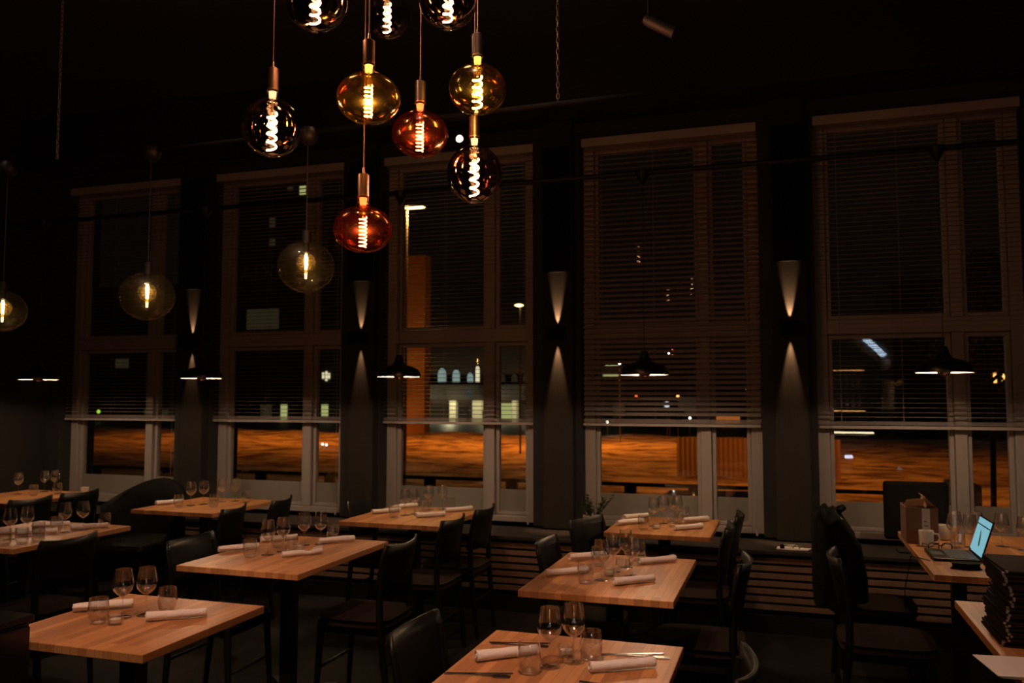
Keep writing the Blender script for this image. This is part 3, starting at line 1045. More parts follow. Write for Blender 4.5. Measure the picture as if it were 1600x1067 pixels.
def nap(i, p, q, label, group, pinch=False):
    """rolled napkin lying with its near side along the segment p-q"""
    a = math.atan2(q[1] - p[1], q[0] - p[0])
    cx, cy = (p[0] + q[0]) / 2 - math.sin(a) * .018, (p[1] + q[1]) / 2 + math.cos(a) * .018
    pr = NAPP if pinch else NAPS[i % 3]
    o = place(pr, cx, cy, label, group, a)
    return o


TN = {'A': 'front left table', 'B': 'front table with cutlery', 'C': 'middle right table', 'D': 'middle left table', 'E': 'second window table',
      'F': 'third window table', 'G': 'fourth window table', 'H': 'left edge table', 'I': 'far left corner table', 'J': 'laptop table'}


def setting(key, wine, tumb, tea, naps):
    t = TN[key]
    for x, y, d in wine:
        place(WG, x, y, 'clear wine glass on the %s, %s' % (t, d), 'wine glasses on the ' + t)
    for x, y, d in tumb:
        place(TB, x, y, 'clear tumbler on the %s, %s' % (t, d), 'tumblers on the ' + t)
    for x, y in tea:
        place(TL, x, y, 'small glass candle holder amid glasses on the %s' % t, 'candle holders')
    for i, (p, q, d, *pp) in enumerate(naps):
        nap(i + ord(key), p, q, 'rolled white napkin on the %s, %s' % (t, d), 'rolled napkins on the ' + t, bool(pp))


setting('A', [(-2.434, 2.636, 'left of the pair'), (-2.372, 2.692, 'right of the pair')],
        [(-2.461, 2.545, 'standing before the left napkin'), (-2.335, 2.765, 'at the back right')], [(-2.385, 2.55)],
        [((-2.665, 2.612), (-2.49, 2.765), 'behind the left tumbler'), ((-2.304, 2.592), (-2.115, 2.745), 'at the front right')])
setting('B', [(-.716, 2.580, 'left of the pair'), (-.655, 2.650, 'right of the pair')],
        [(-.760, 2.505, 'standing before the left napkin'), (-.608, 2.690, 'right of the wine glasses')], [(-.694, 2.705)],
        [((-.955, 2.530), (-.765, 2.690), 'behind the left tumbler'), ((-.597, 2.535), (-.369, 2.680), 'at the right')])
setting('C', [(-.816, 3.845, 'nearest'), (-.80, 4.04, 'leftmost of the back ones'), (-.760, 4.16, 'rightmost of the back ones'), (-.70, 3.98, 'beside the nearest tumbler')],
        [(-.874, 3.760, 'at the front left'), (-.728, 4.35, 'at the back right'), (-.730, 3.92, 'in front of the right napkins'), (-.90, 4.16, 'at the back left')], [(-.80, 3.95)],
        [((-1.087, 3.818), (-.886, 3.975), 'front left one'), ((-1.067, 4.205), (-.885, 4.38), 'back left one'),
         ((-.743, 3.722), (-.558, 3.895), 'front right one'), ((-.72, 4.215), (-.513, 4.395), 'back right one')])
setting('D', [(-2.647, 3.896, 'leftmost in front'), (-2.624, 4.005, 'second from the left'), (-2.618, 4.207, 'third from the left'), (-2.545, 4.265, 'rightmost')],
        [(-2.700, 3.815, 'at the front left'), (-2.554, 3.98, 'in the middle'), (-2.535, 4.385, 'at the back right'), (-2.72, 4.10, 'behind the left wine glasses')], [(-2.58, 4.09)],
        [((-2.930, 3.835), (-2.770, 4.025), 'front left one'), ((-2.900, 4.18), (-2.745, 4.37), 'back left one'),
         ((-2.53, 3.818), (-2.356, 4.02), 'pinched near its end', 1), ((-2.555, 4.215), (-2.380, 4.43), 'back right one')])
setting('E', [(-4.395, 5.438, 'leftmost'), (-4.351, 5.532, 'second from the left'), (-4.314, 5.711, 'third from the left'), (-4.242, 5.778, 'rightmost')],
        [(-4.177, 5.43, 'at the front'), (-4.079, 5.703, 'at the right'), (-4.429, 5.340, 'before the napkin')], [(-4.29, 5.56)],
        [((-4.650, 5.340), (-4.55, 5.56), 'lying at the left')])
setting('F', [(-2.587, 5.478, 'leftmost'), (-2.549, 5.559, 'second from the left'), (-2.534, 5.776, 'third from the left'), (-2.455, 5.85, 'rightmost')],
        [(-2.605, 5.335, 'at the front'), (-2.475, 5.60, 'in the middle'), (-2.385, 5.84, 'at the right')], [(-2.50, 5.50)],
        [((-2.832, 5.432), (-2.671, 5.615), 'front left one'), ((-2.78, 5.702), (-2.67, 5.88), 'back left one'),
         ((-2.448, 5.350), (-2.284, 5.530), 'front right one'), ((-2.36, 5.69), (-2.205, 5.85), 'back right one')])
setting('G', [(-.823, 5.529, 'leftmost'), (-.778, 5.659, 'second from the left'), (-.728, 5.765, 'third from the left'), (-.69, 5.68, 'rightmost')],
        [(-.86, 5.33, 'at the front left'), (-.70, 5.52, 'at the front right'), (-.665, 5.86, 'at the back right')], [(-.79, 5.42)],
        [((-1.05, 5.445), (-.892, 5.63), 'front left one'), ((-1.049, 5.73), (-.91, 5.90), 'back left one'),
         ((-.685, 5.347), (-.478, 5.54), 'front right one'), ((-.655, 5.69), (-.483, 5.87), 'back right one')])
setting('H', [(-4.38, 3.83, 'leftmost'), (-4.36, 3.93, 'second from the left'), (-4.281, 4.134, 'third from the left'), (-4.240, 4.235, 'rightmost')],
        [(-4.19, 4.36, 'at the back right'), (-4.277, 3.938, 'in the middle'), (-4.365, 4.15, 'behind the napkins'), (-4.235, 3.67, 'first of three in front'), (-4.185, 3.74, 'second of three in front'),
         (-4.150, 3.82, 'third of three in front')], [],
        [((-4.60, 3.86), (-4.467, 4.03), 'farthest left'), ((-4.44, 3.93), (-4.28, 4.08), 'front one'),
         ((-4.58, 4.16), (-4.44, 4.33), 'back one'), ((-4.30, 4.20), (-4.17, 4.37), 'right one')])
setting('I', [(-6.33, 5.60, 'leftmost'), (-6.282, 5.826, 'middle'), (-6.22, 5.88, 'rightmost')], [(-6.10, 5.55, 'at the front'), (-6.02, 5.72, 'at the right')], [], [])
setting('J', [(.93, 5.44, 'tallest at the left'), (.985, 5.32, 'second from the left'), (1.04, 5.43, 'third from the left'), (.90, 5.30, 'nearest the mug')],
        [(.90, 5.19, 'beside the mug'), (1.00, 5.18, 'behind the laptop')], [], [])
place(WG, 1.16, 5.40, 'clear wine glass on the side table, behind the laptop screen', 'wine glasses on the side table')
place(WG, 1.25, 5.30, 'clear wine glass on the side table, near the window frame', 'wine glasses on the side table')

# small lamp-lit cup in the far corner
o = MB().lathe([(.0005, 0), (.028, 0), (.036, .05), (.034, .05), (.026, .004), (.0005, .004)], 20).build('cup', M_ceramic, smooth=True)
o.location = (-5.86, 5.86, TZ)
tag(o, 'small pale cup on the far left corner table', 'cup')


# cutlery on the front table
def knife_proto():
    poly = [(-.105, -.006), (-.02, -.0045), (.0, -.004), (.02, -.008), (.07, -.0095), (.098, -.004), (.105, .004), (.0, .005), (-.02, .0045), (-.105, .006)]
    o = MB().prism(poly, 0, .0028, 'XY').build('table_knife', M_steel, bevel=.0008)
    return tag(o, 'x', 'knife')


def fork_proto():
    m = MB().prism([(-.100, -.006), (-.02, -.0028), (.04, -.003), (.048, -.010), (.062, -.0115), (.062, .0115), (.048, .010), (.04, .003), (-.02, .0028), (-.100, .006)], 0.001, .0035, 'XY')
    for k in range(4):
        y = -.0095 + k * .0063
        m.prism([(.060, y - .0016), (.098, y - .001), (.098, y + .001), (.060, y + .0016)], .001, .0035, 'XY')
    o = m.build('table_fork', M_steel, bevel=.0006)
    return tag(o, 'x', 'fork')


KN, FK = knife_proto(), fork_proto()
cut = 'cutlery on the front table'
place(KN, -.905, 2.450, 'steel knife crossing a fork at the lower left of the front table', cut, .30)
place(FK, -.900, 2.435, 'steel fork crossing a knife at the lower left of the front table', cut, .12)
place(KN, -.880, 2.790, 'steel knife behind the left napkin on the front table', cut, .26)
place(FK, -.872, 2.765, 'steel fork behind the left napkin on the front table', cut, .12)
place(KN, -.490, 2.790, 'steel knife behind the right napkin on the front table', cut, .33 + .02)
place(FK, -.465, 2.772, 'steel fork behind the right napkin on the front table', cut, .10)
place(KN, -.490, 2.470, 'steel knife before the right napkin at the bottom edge', cut, -.10 + .05)

# ------------------------------------------------------------------ laptop table things
lp = empty('laptop', (.935, 4.97, TZ))
tag(lp, 'open black laptop with lit pale blue screen', 'laptop')
MB().box(-.215, .0, -.15, .15, .0, .016).build('base', M_plastic, lp, bevel=.003)
MB().box(-.135, -.02, -.135, .135, .0163, .018).build('keyboard', M_keys, lp)
MB().box(-.205, -.150, -.05, .05, .0163, .0172).build('touchpad', M_keys, lp)
mt = Matrix.Translation((.002, 0, .014)) @ Matrix.Rotation(math.radians(18), 4, 'Y')
MB().box(0, .007, -.15, .15, 0, .205, mt).build('lid', M_plastic, lp, bevel=.002)
sc_ = MB().box(-.0008, -.0002, -.140, .140, .014, .196, mt).build('screen', M_screen, lp)
MB().box(-.0016, -.0009, -.140, .140, .158, .164, mt).box(-.0016, -.0009, .105, .140, .014, .020, mt).build('toolbar', M_screen_dark, sc_)
MB().prism([(-.03, .060), (-.012, .052), (.006, .085), (.030, .135), (.026, .137), (-.010, .100)], -.0016, -.0009, 'YZ', mt).build('bottle_picture', M_screen_dark, sc_)
o = MB().tube([(.70, 4.80, TZ + .004), (.66, 4.86, TZ + .004), (.63, 4.95, TZ - .004), (.60, 5.0, .55), (.60, 4.98, .2), (.62, 4.95, .01)], .0028, 6).build('laptop_cable', M_plastic, smooth=True)
tag(o, 'black cable running over the laptop table edge', 'cable')

# spectacles
sp = empty('spectacles', (.800, 5.125, TZ + .002))
sp.rotation_euler = (0, 0, math.radians(8))
tag(sp, 'black framed spectacles lying beside the mug', 'glasses')
fr = MB()
for cx in (-.033, .033):
    pts = [(cx + .027 * math.copysign(abs(math.cos(a)) ** .8, math.cos(a)), 0, .022 + .021 * math.copysign(abs(math.sin(a)) ** .8, math.sin(a))) for a in [2 * PI * k / 24 for k in range(25)]]
    fr.tube(pts, .0026, 6, cap=False)
fr.tube([(-.007, 0, .028), (0, -.002, .031), (.007, 0, .028)], .0025, 6)
fo = fr.build('front_frame', M_plastic, sp, smooth=True)
for s in (-1, 1):
    MB().tube([(s * .061, 0, .03), (s * .064, .02, .03), (s * .060, .11, .022), (s * .052, .135, .006)], .0022, 6).build('temple', M_plastic, sp, smooth=True)
    MB().lathe([(.0005, 0), (.024, 0)], 20, mat=Matrix.Translation((s * .033, 0, .022)) @ Matrix.Rotation(PI / 2, 4, 'X')).build('lens', M_glass, sp)


def mug(loc, rz, label):
    r = empty('mug', loc, rz)
    tag(r, label, 'mug', 'white mugs')
    MB().lathe([(.0005, 0), (.030, 0), (.036, .006), (.040, .085), (.038, .088), (.0365, .085), (.033, .010), (.0005, .006)], 32).build('body', M_ceramic, r, smooth=True)
    MB().tube([(.037, 0, .072), (.060, 0, .070), (.068, 0, .048), (.058, 0, .026), (.036, 0, .020)], .0055, 8).build('handle', M_ceramic, r, smooth=True)


mug((.755, 5.285, TZ), -.2, 'white mug with handle in front of the cardboard box')
mug((.885, 5.54, TZ), .6, 'white mug right of the cardboard box, behind other mug')
o = MB()
pts = [(.052 * math.cos(2 * PI * k / 24) * (1 + .25 * math.cos(2 * PI * k / 24 * 2)), .032 * math.sin(2 * PI * k / 24)) for k in range(24)]
o.prism(pts, 0, .028, 'XY')
pr = o.build('glasses_case', M_leather, bevel=.009)
pr.location = (.84, 4.66, TZ)
pr.rotation_euler = (0, 0, .1)
tag(pr, 'soft black oval pouch before the laptop', 'pouch')

bx = empty('cardboard_box', (.745, 5.47, TZ), 0)
tag(bx, 'open brown cardboard box with white label on table', 'box')
t = .004
w, d, h = .085, .12, .205
MB().box(-w, w, -d, -d + t, 0, h).box(-w, w, d - t, d, 0, h).box(-w, -w + t, -d + t, d - t, 0, h).box(w - t, w, -d + t, d - t, 0, h).box(-w + t, w - t, -d + t, d - t, 0, t).build('carton', M_card, bx)
MB().box(.0, .042, -d - .0012, -d - .0002, .02, h - .004).build('label_strip', M_tape, bx)
for k in range(5):
    pass
bar_m = MB()
for k in range(9):
    bar_m.box(.006 + k * .0038, .0075 + k * .0038, -d - .0020, -d - .0013, .03, .085)
bar_m.box(.010, .032, -d - .0020, -d - .0013, .10, .106).box(.010, .026, -d - .0020, -d - .0013, .125, .131).build('printed_marks', pm('print_ink', (.15, .1, .08), .8), bx)
MB().prism([(-w, h), (-w + .02, h + .035), (w - .05, h + .045), (w - .01, h + .004), (w - .012, h + .001), (-w + .02, h + .001)], -.03, -.026, 'XZ').build('flap', M_cardlight, bx)
MB().prism([(-d, h), (-d + .01, h + .02), (d - .02, h + .055), (d, h)], -.02, -.016, 'YZ', Matrix.Rotation(.2, 4, 'Y')).build('flap', M_cardlight, bx)
MB().add([(w, -d, h), (w, d, h), (w - .065, d, h + .062), (w - .065, -d, h + .062)], [(0, 1, 2, 3)]).build('flap', M_card, bx, solid=.004)

o = MB().box(-.10, .10, -.06, .06, 0, .055).build('black_case', M_plastic, bevel=.01)
o.location = (1.42, 5.35, TZ)
tag(o, 'low black case at the right edge before window', 'case')

# white paper with charger cables on the bench
o = MB().prism([(-.105, -.03), (.10, -.035), (.125, .055), (-.095, .075)], 0, .0015, 'XY').build('paper_sheet', M_paper)
o.location = (.035, 6.08, .5555)
tag(o, 'white paper sheet on the bench under tangled cables', 'paper')
ch = empty('phone_charger', (.02, 6.08, .5575))
tag(ch, 'phone charger with tangled white cable on the bench', 'charger')
MB().box(-.065, -.035, -.022, .01, 0, .028).build('plug', M_plastic, ch, bevel=.004)
rnd = random.Random(4)
pts = [(-.04, 0, .02)]
for k in range(26):
    a = k * .9
    pts.append((-.02 + .003 * k * .9 + .03 * math.cos(a), .015 * math.sin(a * 1.2), .010 + .018 * abs(math.sin(a * .7))))
MB().tube(pts, .0022, 6).build('cable', M_whitecable, ch, smooth=True)
MB().tube([(.02, .01, .004), (.04, .0, .030), (.06, -.01, .028), (.062, -.015, .004)], .003, 6).build('cable', M_plastic, ch, smooth=True)

# potted plant on the bench
pp = empty('potted_plant', (-1.375, 6.19, .5555))
tag(pp, 'leafy plant in a grey pot by the fourth window', 'plant')
MB().lathe([(.0005, 0), (.052, 0), (.072, .135), (.076, .138), (.076, .155), (.068, .155), (.066, .14), (.0005, .13)], 28).build('pot', M_pot, pp, smooth=True)
MB().cyl((0, 0, 0), .065, .128, .134, 20).build('soil', M_soil, pp)
rnd = random.Random(9)
st, lf = MB(), MB()
for k in range(9):
    a = rnd.uniform(0, 2 * PI)
    L = rnd.uniform(.10, .19)
    lean = rnd.uniform(.1, .6)
    if k == 0:
        a, L, lean = 0.0, .24, .75
    d = Vector((math.cos(a) * lean, math.sin(a) * lean * .6, 1)).normalized()
    base = Vector((math.cos(a) * .02, math.sin(a) * .02, .13))
    ptsx = [base + d * L * t + Vector((0, 0, -.02 * t * t)) for t in (0, .35, .7, 1)]
    st.tube(ptsx, [.004, .0035, .003, .0015], 6)
    for j in range(7):
        t = .25 + .75 * j / 6
        p0 = base + d * L * t
        for s in (-1, 1):
            b = a + s * 1.3 + rnd.uniform(-.4, .4)
            dl = (Vector((math.cos(b), math.sin(b), .5 + rnd.uniform(-.2, .4)))).normalized()
            wl = dl.cross(Vector((0, 0, 1))).normalized() * .011
            ll = rnd.uniform(.035, .055)
            lf.add([p0, p0 + dl * ll * .5 + wl, p0 + dl * ll - Vector((0, 0, .004)), p0 + dl * ll * .5 - wl], [(0, 1, 2, 3)])
st.build('stem', M_leaf, pp, smooth=True)
lf.build('leaves', M_leaf, pp, solid=.0008)

# stack of menus and papers, bottom right
def menu_proto():
    r = empty('menu_folder')
    tag(r, 'x', 'menu')
    MB().box(-.12, .12, -.165, .165, 0, .0066).build('cover', M_menu, r, bevel=.001)
    MB().box(-.1215, -.114, -.1665, -.156, -.0002, .0068).build('metal_corner', M_chain, r)
    MB().box(.114, .1215, -.1665, -.156, -.0002, .0068).build('metal_corner', M_chain, r)
    return r


ORD = ['first', 'second', 'third', 'fourth', 'fifth', 'sixth', 'seventh', 'eighth', 'ninth', 'tenth', 'eleventh', 'twelfth', 'thirteenth', 'fourteenth', 'fifteenth', 'sixteenth',
       'seventeenth', 'eighteenth', 'nineteenth'] + ['twentieth'] + ['twenty-' + q for q in ('first', 'second', 'third', 'fourth', 'fifth', 'sixth', 'seventh', 'eighth', 'ninth')] + ['thirtieth'] + ['thirty-' + q for q in ('first', 'second', 'third', 'fourth', 'fifth', 'sixth')]
MN = menu_proto()
z = TZ
for k in range(36):
    off = .008 * math.sin(k * .35) - .00006 * (k - 22) ** 2
    lab = 'brown menu folder in the tall stack at bottom right, %s from its top' % ORD[35 - k]
    if k == 0:
        lab = 'brown menu folder at the very bottom of the stack'
    if k == 35:
        lab = 'brown menu folder on top of the tall stack'
    place(MN, .835 + off + random.uniform(-.005, .005), 3.42 + random.uniform(-.008, .008), lab, 'menus stacked at bottom right', random.uniform(-.03, .03), z)
    z += .0071
for k in range(5):
    o = MB().prism([(0, 0), (.30, 0), (.30, .21), (0, .21)], 0, .0016, 'XY').build('paper_sheet', M_paper)
    o.location = (.590 + .006 * k, 2.86 + .004 * k, TZ + .030 - .003 * (5 - k) - .012)
    o.location = (.612 - .004 * k, 2.90 - .003 * k, TZ + .0022 * k)
    o.rotation_euler = (0, 0, .06 + .02 * k)
    tag(o, 'white paper sheet overhanging the bottom right table' + (', topmost of the pile' if k == 4 else ', %s from the top' % ORD[4 - k]), 'paper', 'loose papers at bottom right')

# dark service cabinet at the bottom left
cb = empty('service_cabinet', (-2.58, 1.95, 0))
tag(cb, 'black service cabinet cut by the bottom left corner', 'cabinet')
MB().box(-.45, .21, -.25, .21, .06, .86).build('carcass', M_blackgloss, cb, bevel=.004)
MB().box(-.46, .22, -.26, .22, .861, .885).build('cabinet_top', M_blackgloss, cb, bevel=.004)
MB().box(.2105, .225, -.24, .20, .08, .85).build('door', M_blackgloss, cb, bevel=.003)

# ------------------------------------------------------------------ outside: ground, street, buildings
GZ = -1.5
struct(MB().box(-140, 120, 6.9, 24.5, GZ - .3, GZ).build('ground_yard', M_asphalt))
# rolling snow field
vs, fs = [], []
nx, ny = 150, 44
rnd = random.Random(2)
for j in range(ny + 1):
    y = 24.5 + (62 - 24.5) * j / ny
    for i in range(nx + 1):
        x = -130 + 165 * i / nx
        h = .10 * math.sin(x * .9 + math.sin(y * .5) * 2) * math.sin(y * .75) + .07 * math.sin(x * .37 + y * .6) + rnd.uniform(-.035, .035)
        edge = min(1, (y - 24.5) / 3, (62 - y) / 2 + .2)
        vs.append((x, y, GZ + .05 + max(0, .16 + h) * edge))
for j in range(ny):
    for i in range(nx):
        q = j * (nx + 1) + i
        fs.append((q, q + 1, q + nx + 2, q + nx + 1))
struct(MB().add(vs, fs).build('snow_ground', M_snow, smooth=True))
struct(MB().box(-140, 120, 62, 88, GZ - .3, GZ).build('street', M_asphalt))
struct(MB().box(-140, 120, 24.5, 62, GZ - .4, GZ - .05).build('ground_beneath_snow', M_asphalt))
struct(MB().box(-140, 120, 88, 200, GZ - .3, GZ + .12).build('pavement', M_asphalt))

# street lamps
for k, (x, y, zz, pw) in enumerate(STREET_LIGHTS):
    s = empty('street_lamp', (x, y, GZ))
    tag(s, ['street lamp far left beyond the snow, above the first window', 'street lamp beyond the snow seen past the second window', 'street lamp over the snow between third and fourth windows',
            'street lamp over the yard, behind the fourth window blind', 'street lamp beyond the corrugated fence at right', 'low street lamp beside the zebra crossing', 'street lamp before the corrugated fence, hidden behind a pilaster'][k], 'street lamp', 'street lamps outside')
    MB().tube([(0, 0, 0), (0, 0, zz - GZ)], [.09, .05], 8).tube([(0, 0, zz - GZ), (0, -.9, zz - GZ + .15)], .04, 6).build('pole', M_pole, s)
    MB().box(-.12, .12, -1.5, -.8, zz - GZ + .08, zz - GZ + .18).build('lamp_head', M_pole, s, bevel=.02)
    MB().box(-.09, .09, -1.4, -.9, zz - GZ + .055, zz - GZ + .079).build('lens', M_lamp_amb, s)
    lamp('street_light', 'SPOT', (0, -1.15, zz - GZ), pw, SODIUM, .15, s, spot_size=math.radians(150), spot_blend=.6)

# the bright near lamp seen at the top left of the third window
p = at(645, 320, 24)
s = empty('street_lamp', (p.x - .35, 24.3, GZ))
tag(s, 'bright yellow street lamp glowing through the third window blind', 'street lamp', 'street lamps outside')
MB().tube([(0, 0, 0), (0, 0, p.z - GZ)], [.06, .045], 8).build('pole', M_ochre, s)
MB().prism([(-.10, -.02), (.62, -.06), (.50, .12), (.1, .16)], -.12, .12, 'XZ', Matrix.Translation((0, 0, p.z - GZ + .06))).build('lamp_head', M_pole, s)
MB().prism([(-.08, -.09), (.52, -.12), (.60, -.07), (-.10, -.03)], -.13, .13, 'XZ', Matrix.Translation((0, 0, p.z - GZ + .06))).build('lens', M_lamp_sod, s)
lamp('street_light', 'POINT', (.25, 0, p.z - GZ - .2), 160, (1, .6, .2), .1, s)

# added ochre tower and floods, standing in for the amber glow on the slats
a, b = at(629, 400, 60), at(663, 655, 60)
tw = empty('slat_glow_tower', ((a.x + b.x) / 2, 60.5, GZ))
tag(tw, 'made-up narrow orange lit tower standing in for glow on the third blind', 'tower')
hw = (b.x - a.x) / 2
MB().box(-hw, hw, -.5, .6, 0, a.z - GZ).build('wall', M_ochre, tw)
for k in range(3):
    lamp('slat_glow_light', 'SPOT', (0, -2.6, .2 + k * 3.2), (100, 70, 25)[k], (1, .34, .06), .2, tw, rot=(math.radians(150), 0, 0), spot_size=math.radians(75), spot_blend=.8)

# far building with arched upper windows and cream columns
BY = 92.0


def qbox(mb, u0, v0, u1, v1, y, dep=.3):
    a, b = at(u0, v1, y), at(u1, v0, y)
    return mb.box(a.x, b.x, y, y + dep, a.z, b.z)


fb = empty('street_building', (0, 0, 0))
tag(fb, 'brick building across the street with arched windows and columns', 'building')
m = MB(); qbox(m, 562, 470, 905, 665, BY, 10); m.build('wall', M_facade, fb)
m = MB(); qbox(m, 562, 600, 905, 624, BY - 1.2, 1.1); m.build('canopy', M_facade2, fb)
for (u0, v0, u1, v1, mm) in [(684, 575, 697, 598, M_win_blue), (707, 577, 718, 598, M_win_blue), (730, 582, 739, 598, M_win_blue), (743, 572, 749, 597, M_win_cream),
                              (780, 584, 789, 598, M_win_dim), (799, 584, 808, 598, M_win_dim), (817, 584, 826, 598, M_win_dim)]:
    a, b = at(u0, v1, BY - .15), at(u1, v0, BY - .15)
    w = b.x - a.x
    pts = [(a.x, a.z), (b.x, a.z), (b.x, b.z - w * .8)] + [(a.x + w * (.5 + .5 * math.cos(t)), b.z - w * .8 + w * .8 * math.sin(t)) for t in [PI * k / 8 for k in range(1, 8)]] + [(a.x, b.z - w * .8)]
    f = MB().prism(pts, BY - .15, BY - .05).build('window', mm, fb)
    m = MB(); qbox(m, u0, 597, u1 + 2, 600, BY - .5, .4); m.build('window_sill', M_facade2, fb)
for (u0, u1) in [(658, 668), (702, 712), (738, 752), (800, 807), (824, 833)]:
    m = MB(); qbox(m, u0, 626, u1, 662, BY - 1.0, .8); m.build('column', M_cream, fb)
for (u0, v0, u1, v1, mm) in [(672, 632, 700, 658, M_win_dim), (716, 634, 730, 658, M_win_dim), (756, 632, 778, 655, M_win_dim), (782, 630, 799, 655, M_win_yel), (810, 632, 822, 654, M_win_dim)]:
    m = MB(); qbox(m, u0, v0, u1, v1, BY - .2, .15); m.build('window', mm, fb)
for (u0, v0, u1, v1, mm, nm) in [(756, 606, 765, 624, M_sign_yel, 'sign_board'), (826, 615, 835, 624, M_win_cream, 'sign_board')]:
    m = MB(); qbox(m, u0, v0, u1, v1, BY - 2.0, .3); m.build(nm, mm, fb)
m = MB()
for (p0, p1) in [((729, 618), (733, 606)), ((737, 618), (733, 606)), ((730, 613), (736, 613)), ((727, 619), (739, 619))]:
    m.tube([at(*p0, BY - 2), at(*p1, BY - 2)], .07, 6)
m.build('letter_mark', em('pale_sign_mark', (.4, .5, .6), .10), fb)
for x in (-34.5, -30.5, -25.5, -20):
    lamp('canopy_lamp', 'POINT', (x - 6, BY - 3.2, .9), 300, (1, .85, .5), .3, fb)

# buildings behind the other windows
BL = [
    ('plain dark building beyond the first window', (20, 440, 344, 672), 92, M_facade2, [(225, 640, 262, 650, M_win_dim), (180, 560, 200, 575, M_win_dim)]),
    ('dark tall building seen through the second window with a lit upper window', (345, 230, 499, 668), 92, M_facade2,
     [(468, 290, 477, 304, M_win_yel), (449, 291, 457, 298, M_win_dim), (421, 340, 429, 355, M_win_dim), (421, 372, 429, 385, M_win_dim), (406, 632, 424, 668, M_win_dim), (438, 632, 448, 668, M_win_yel),
      (385, 482, 435, 515, M_win_dim)]),
    ('dark building with a bright lantern window beyond the second window', (500, 500, 560, 668), 92, M_facade2,
     [(503, 582, 506, 592, M_win_cream), (508, 580, 511, 595, M_win_cream), (512, 583, 515, 592, M_win_cream), (502, 632, 512, 650, M_win_yel)]),
    ('low dark building beyond the fourth window with yellow green sign', (914, 560, 1066, 672), 92, M_facade,
     [(946, 571, 965, 575, M_sign_yel), (942, 585, 966, 588, M_win_yel), (958, 632, 976, 650, M_win_dim), (1036, 626, 1046, 640, M_win_dim), (1070, 620, 1088, 646, M_win_dim)]),
    ('distant blocks with an orange lit ground floor beyond fourth window', (1094, 590, 1215, 680), 92, M_facade,
     [(1118, 648, 1156, 661, em('orange_shopfront', (1.0, .28, .05), .35)), (1060, 620, 1090, 640, M_win_dim), (1100, 628, 1112, 640, M_win_dim)]),
    ('dark building with a yellow lit wall beyond the fifth window', (1400, 430, 1620, 690), 70, M_facade2,
     [(1493, 459, 1503, 478, M_sign_yel), (1553, 583, 1557, 598, M_lamp_amb), (1566, 583, 1570, 598, M_lamp_amb)]),
]
for lab, (u0, v0, u1, v1), y, mm, wins in BL:
    e = empty('distant_building', (0, 0, 0))
    tag(e, lab, 'building', 'buildings across the street')
    a, b = at(u0, v1, y), at(u1, v0, y)
    MB().box(a.x, b.x, y, y + 12, GZ, b.z).build('wall', mm, e)
    for (p0, q0, p1, q1, wm) in wins:
        m = MB(); qbox(m, p0, q0, p1, q1, y - .2, .15); m.build('window', wm, e)

# small lamps scattered in the distance
CITY = [(935, 659, 60, .17, M_headlight), (949, 659, 60, .10, M_headlight), (968, 567, 50, .10, M_headlight), (994, 619, 70, .12, M_redlamp), (1059, 619, 62, .11, M_lamp_amb),
        (1075, 533, 70, .08, M_lamp_amb), (1167, 607, 53, .09, M_lamp_amb), (1171, 619, 56, .14, M_lamp_amb), (1178, 633, 60, .12, M_bluelamp),
        (1098, 614, 62, .08, M_bluelamp), (1078, 653, 66, .09, M_headlight), (1117, 653, 66, .07, M_lamp_amb), (1042, 632, 60, .22, M_bluelamp),
        (1045, 552, 60, .06, M_headlight), (1505, 467, 60, .18, M_headlight), (145, 643, 80, .17, M_green), (154, 643, 80, .22, M_green), (504, 694, 40, .06, M_headlight), (510, 695, 40, .06, M_headlight)]
CITY_AT = ['brightest, just above the blind rail', 'just right of the brightest', 'left of the black dome pendant', 'below the dome pendant', 'amid the lower slats at centre',
           'highest, in the upper pane', 'upper of three at the right', 'middle of three at the right', 'lowest of three at the right', 'left of the mullion',
           'low, left of the mullion', 'low, right of the mullion', 'large and faint', 'just above the middle transom', 'in the upper right pane', 'left of two at the rail',
           'right of two at the rail', 'left of two over the snow', 'right of two over the snow']
for k, (u, v, y, r_, mm) in enumerate(CITY):
    p = at(u, v, y)
    e = empty('distant_lamp', (p.x, y, GZ))
    colr = {'car_headlight': 'white', 'red_signal': 'red', 'amber_city_lamp': 'amber', 'pale_city_lamp': 'pale', 'green_signal': 'green'}[mm.name]
    where = 'first' if u < 280 else 'second' if u < 540 else 'fourth' if u < 1200 else 'fifth'
    tag(e, 'tiny %s lamp beyond the %s window, %s' % (colr, where, CITY_AT[k]), 'lamp', 'distant lamps beyond the windows')
    MB().tube([(0, 0, 0), (0, 0, p.z - GZ - r_ * .5)], .03, 5).build('post', M_pole, e)
    MB().lathe([(.0005, -r_), (r_ * .7, -r_ * .7), (r_, 0), (r_ * .7, r_ * .7), (.0005, r_)], 10, (0, 0, p.z - GZ)).build('lamp_globe', mm, e, smooth=True)
# lamp over the road seen in the third window
p = at(811, 477, 40)
e = empty('street_lamp', (p.x, 40, GZ))
tag(e, 'amber street lamp far away, seen at right in third window', 'street lamp', 'street lamps outside')
MB().tube([(0, .2, 0), (0, .2, p.z - GZ)], .05, 6).build('pole', M_pole, e)
MB().lathe([(.0005, -.09), (.15, -.05), (.24, 0), (.12, .06), (.0005, .08)], 16, (0, 0, p.z - GZ)).build('lens', M_lamp_sod, e, smooth=True)

